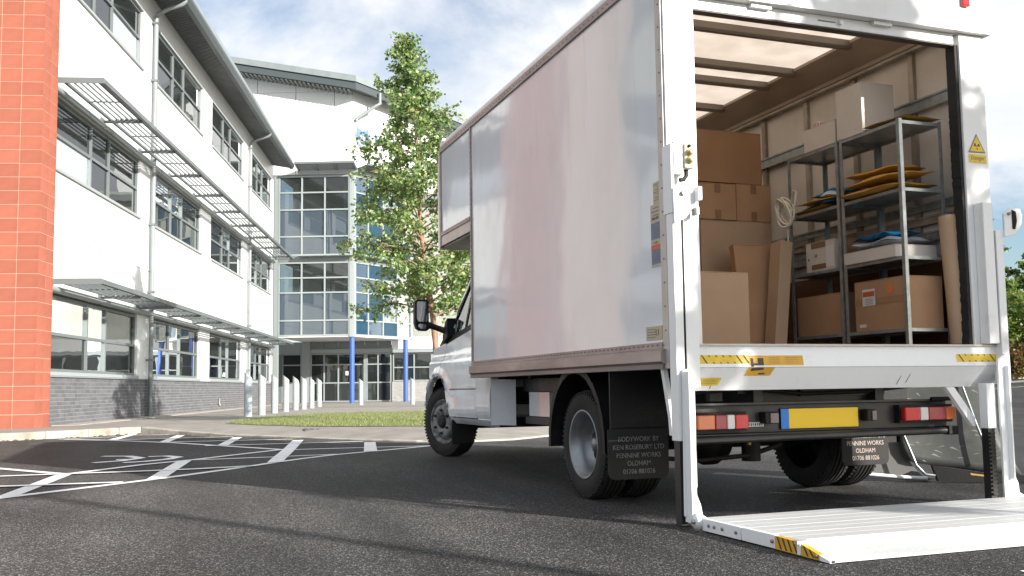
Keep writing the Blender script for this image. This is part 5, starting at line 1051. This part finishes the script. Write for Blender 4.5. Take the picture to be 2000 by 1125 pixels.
def pouch(name, m, lab, c, sx, sy, th, rot=0, tilt=0, cat='envelope', seed=0, wr=.006, sag=0., grp=None):
    rng = random.Random(seed); n_ = 12; vs = []; 
    for t_ in (1, -1):
        for j in range(n_+1):
            for i in range(n_+1):
                u, v = -1+2*i/n_, -1+2*j/n_; e = (1-u**4)*(1-v**4); ww = math.sin(u*5+seed)*math.cos(v*4+seed*2)*wr
                vs.append((u*sx/2*(1-.02*v*v), v*sy/2*(1-.02*u*u), (t_*th/2*e**.5 if t_ > 0 else -th/2*e*.6)+ww*(1 if t_ > 0 else .3)-sag*v*v))
    k = (n_+1)**2; f = [(j*(n_+1)+i, j*(n_+1)+i+1, (j+1)*(n_+1)+i+1, (j+1)*(n_+1)+i) for j in range(n_) for i in range(n_)]
    mb = MB().add(vs, f+[tuple(q+k for q in t) for t in f], smooth=True)
    M = Matrix.Translation(c) @ Matrix.Rotation(R(rot), 4, 'Z') @ Matrix.Rotation(R(tilt), 4, 'Y')
    return part(name, mb, m, None, M, label=lab, cat=cat, **({'group': grp} if grp else {}))
EG = 'padded brown envelopes on the shelves'
pouch('padded_envelope', 'envelope', 'lowest padded brown envelope on the second shelf near the door', (.72, .40, 1.912), .36, .50, .05, 4, -2, seed=1, grp=EG)
pouch('padded_envelope', 'envelope', 'middle padded brown envelope of the pile near the door', (.73, .40, 1.985), .36, .48, .05, -3, -6, seed=2, grp=EG)
pouch('padded_envelope', 'envelope', 'topmost padded brown envelope of the pile near the door', (.76, .45, 2.045), .30, .40, .05, 8, -4, seed=3, grp=EG)
pouch('padded_envelope', 'envelope', 'flat brown envelope lying on top of the shelf unit nearest the door', (.76, .29, 2.325), .32, .34, .022, 6, -1, seed=4, wr=.003, grp=EG)
pouch('padded_envelope', 'envelope', 'lower flat brown envelope under the blue bag in the farther unit', (.72, 1.0, 1.90), .30, .42, .022, -4, 0, seed=5, wr=.003, grp=EG)
pouch('padded_envelope', 'envelope', 'upper brown envelope among the blue bags in the farther unit', (.72, .93, 1.952), .28, .40, .03, 6, -3, seed=6, wr=.004, grp=EG)
pouch('mailing_bag', 'blue_bag', 'blue plastic mailing bag between the envelopes in the farther unit', (.73, .93, 1.925), .28, .38, .03, -10, -2, cat='mailing bag', seed=7, wr=.008); pouch('mailing_bag', 'blue_bag', 'crumpled blue plastic bag on top of the farther envelope pile', (.75, .88, 2.0), .24, .30, .06, 10, -8, cat='mailing bag', seed=8, wr=.012)
pouch('mailing_bag', 'grey_bag', 'pale grey plastic mailing bag lying on the white tray', (.75, .42, 1.580), .32, .42, .05, 3, 0, cat='mailing bag', seed=9, wr=.014); pouch('mailing_bag', 'blue_bag', 'bright blue plastic mailing bag on top of the grey one', (.76, .45, 1.632), .30, .36, .045, -8, -3, cat='mailing bag', seed=10, wr=.010)
pouch('mailing_bag', 'grey_bag', 'pale bag poking out beside the blue bag in the farther unit', (.70, .84, 1.985), .16, .2, .05, 20, -10, cat='mailing bag', seed=12, wr=.01)
tb = part('cardboard_tube', MB().cyl((0, 0, 0), (0, 0, .80), .053, 28), 'card_light', None, Matrix.Translation((.925, .072, D)) @ Matrix.Rotation(R(-3), 4, 'Y') @ Matrix.Rotation(R(-.6), 4, 'X'), label='long brown cardboard tube standing upright against the right wall', cat='tube')
part('tube_cap', MB().cyl((0, 0, .8005), (0, 0, .806), .050, 24).cyl((0, 0, .002), (0, 0, .03), .0545, 24), 'print_grey', tb, WM[tb.name])
mb = MB()
for k in range(8):
    pts = [(.59-.005*k+.014*math.sin(a*2+k), 1.255+(.062+.005*(k%3))*math.cos(a)+.012*math.sin(k*2)+.035*math.sin(a), 1.925+(.085+.007*(k%4))*math.sin(a)+.010*math.cos(k*3)) for a in [2*math.pi*i/22 for i in range(23)]]; mb.tube(pts, .0075, 6)
mb.tube([(.585, 1.20, 1.98), (.57, 1.15, 2.06), (.575, 1.12, 2.05), (.585, 1.16, 1.95)], .0075, 6); mb.tube([(.585, 1.25, 1.85), (.58, 1.24, 1.72), (.59, 1.26, 1.62), (.62, 1.30, 1.55)], .006, 6)
part('rope_coil', mb, 'rope', None, label='coil of pale rope hanging on the far upright of the shelves', cat='rope')
# grey scratched panel standing beside the truck
RM = Matrix.Translation((1.554, 1.038, .05)) @ Matrix.Rotation(R(-28), 4, 'Z') @ Matrix.Scale(.93, 4)
tp = empty('folded_loading_ramp', (1.6, 1.1, 0), label='scratched grey panel on a black base with pale side standing right of the truck', cat='ramp')
G_ = [(-.216, .78), (.44, .78), (.484, .496), (.545, .255), (.685, .0), (.55, .01), (.415, .02), (.2, .052), (.028, .074), (-.083, .09), (-.139, .11), (-.184, .188), (-.217, .463)]
wob = lambda p: p
mb = MB(); n_ = len(G_); c0 = (.13, .42)
for lay, d in ((0, .06), (1, .085)):
    pass
def bulge(u, v): return .06+.035*math.cos(v*3.2)+.010*math.sin(u*9+v*4)
vs = [(c0[0], bulge(*c0), c0[1])]; fs = []; NR = 6
for r_ in range(1, NR+1):
    for k in range(n_*4):
        a, b = G_[k//4], G_[(k//4+1) % n_]; t_ = (k % 4)/4; u = a[0]+(b[0]-a[0])*t_; v = a[1]+(b[1]-a[1])*t_; u = c0[0]+(u-c0[0])*r_/NR; v = c0[1]+(v-c0[1])*r_/NR; vs.append((u, bulge(u, v), v))
m_ = n_*4
for k in range(m_):
    fs.append((0, 1+k, 1+(k+1) % m_))
    for r_ in range(NR-1): fs.append((1+r_*m_+k, 1+(r_+1)*m_+k, 1+(r_+1)*m_+(k+1) % m_, 1+r_*m_+(k+1) % m_))
o_ = P('scratched_panel', MB().add([RM @ Vector(v) for v in vs], fs, smooth=True), 'tarp_grey', tp); so2 = o_.modifiers.new('thickness', 'SOLIDIFY'); so2.thickness = .015; so2.offset = 0
rng = random.Random(9); mb = MB()
for _ in range(34):
    u, v = rng.uniform(-.18, .48), rng.uniform(.1, .72); ln = rng.uniform(.02, .11); sl2 = rng.uniform(-.03, .015); w_ = rng.uniform(.0015, .006)
    q = [(u, v), (u+ln, v+sl2), (u+ln*.8, v+sl2+w_), (u+ln*.3, v+w_*1.6)]; mb.add([RM @ Vector((a, bulge(a, b)-.0095, b)) for a, b in q], [(0, 1, 2, 3)])
P('scratches', mb, 'tarp_scuff', tp, kind='stuff')
P('pale_side', MB().add([RM @ Vector((a, .12, max(-.05, b))) for a, b in [(-.262, .80), (-.201, .80), (-.20, .463), (-.196, .303), (-.158, .176), (-.10, .07), (-.03, -.01), (.04, -.036), (.0, -.05), (-.168, -.044), (-.45, .0), (-.322, .185)]]+[RM @ Vector((a, .15, max(-.05, b))) for a, b in [(-.262, .80), (-.201, .80), (-.20, .463), (-.196, .303), (-.158, .176), (-.10, .07), (-.03, -.01), (.04, -.036), (.0, -.05), (-.168, -.044), (-.45, .0), (-.322, .185)]], [tuple(range(12))]+[(i, (i+1) % 12, 12+(i+1) % 12, 12+i) for i in range(12)]), 'pale_side', tp)
P('pale_lip', MB().tube([RM @ Vector(p) for p in [(-.43, .10, .005), (-.2, .09, -.015), (.0, .08, -.025)]], .014, 6), 'lift_white', tp)
P('black_base', MB().prism([(.012, .079), (.396, .021), (.75, .0), (.79, -.05), (.391, -.05), (.052, -.04)], 'y', -.02, .045, RM), 'black_plastic', tp); P('base_mark', MB().prism([(.28, .023), (.389, .008), (.387, -.004), (.286, .008)], 'y', -.0225, -.0205, RM), 'sticker_worn', tp)
P('diagonal_strut', MB().tube([RM @ Vector(p) for p in [(.25, .005, .74), (.265, .0, .666), (.351, .0, .381), (.44, .0, .12)]], .009, 6), 'galvanised', tp)
P('folded_handle', MB().tube([RM @ Vector(p) for p in [(-.235, .02, .50), (-.178, .01, .307), (-.099, .0, .081), (-.039, -.02, .012), (.028, -.02, .004)]], .010, 6), 'galvanised', tp)
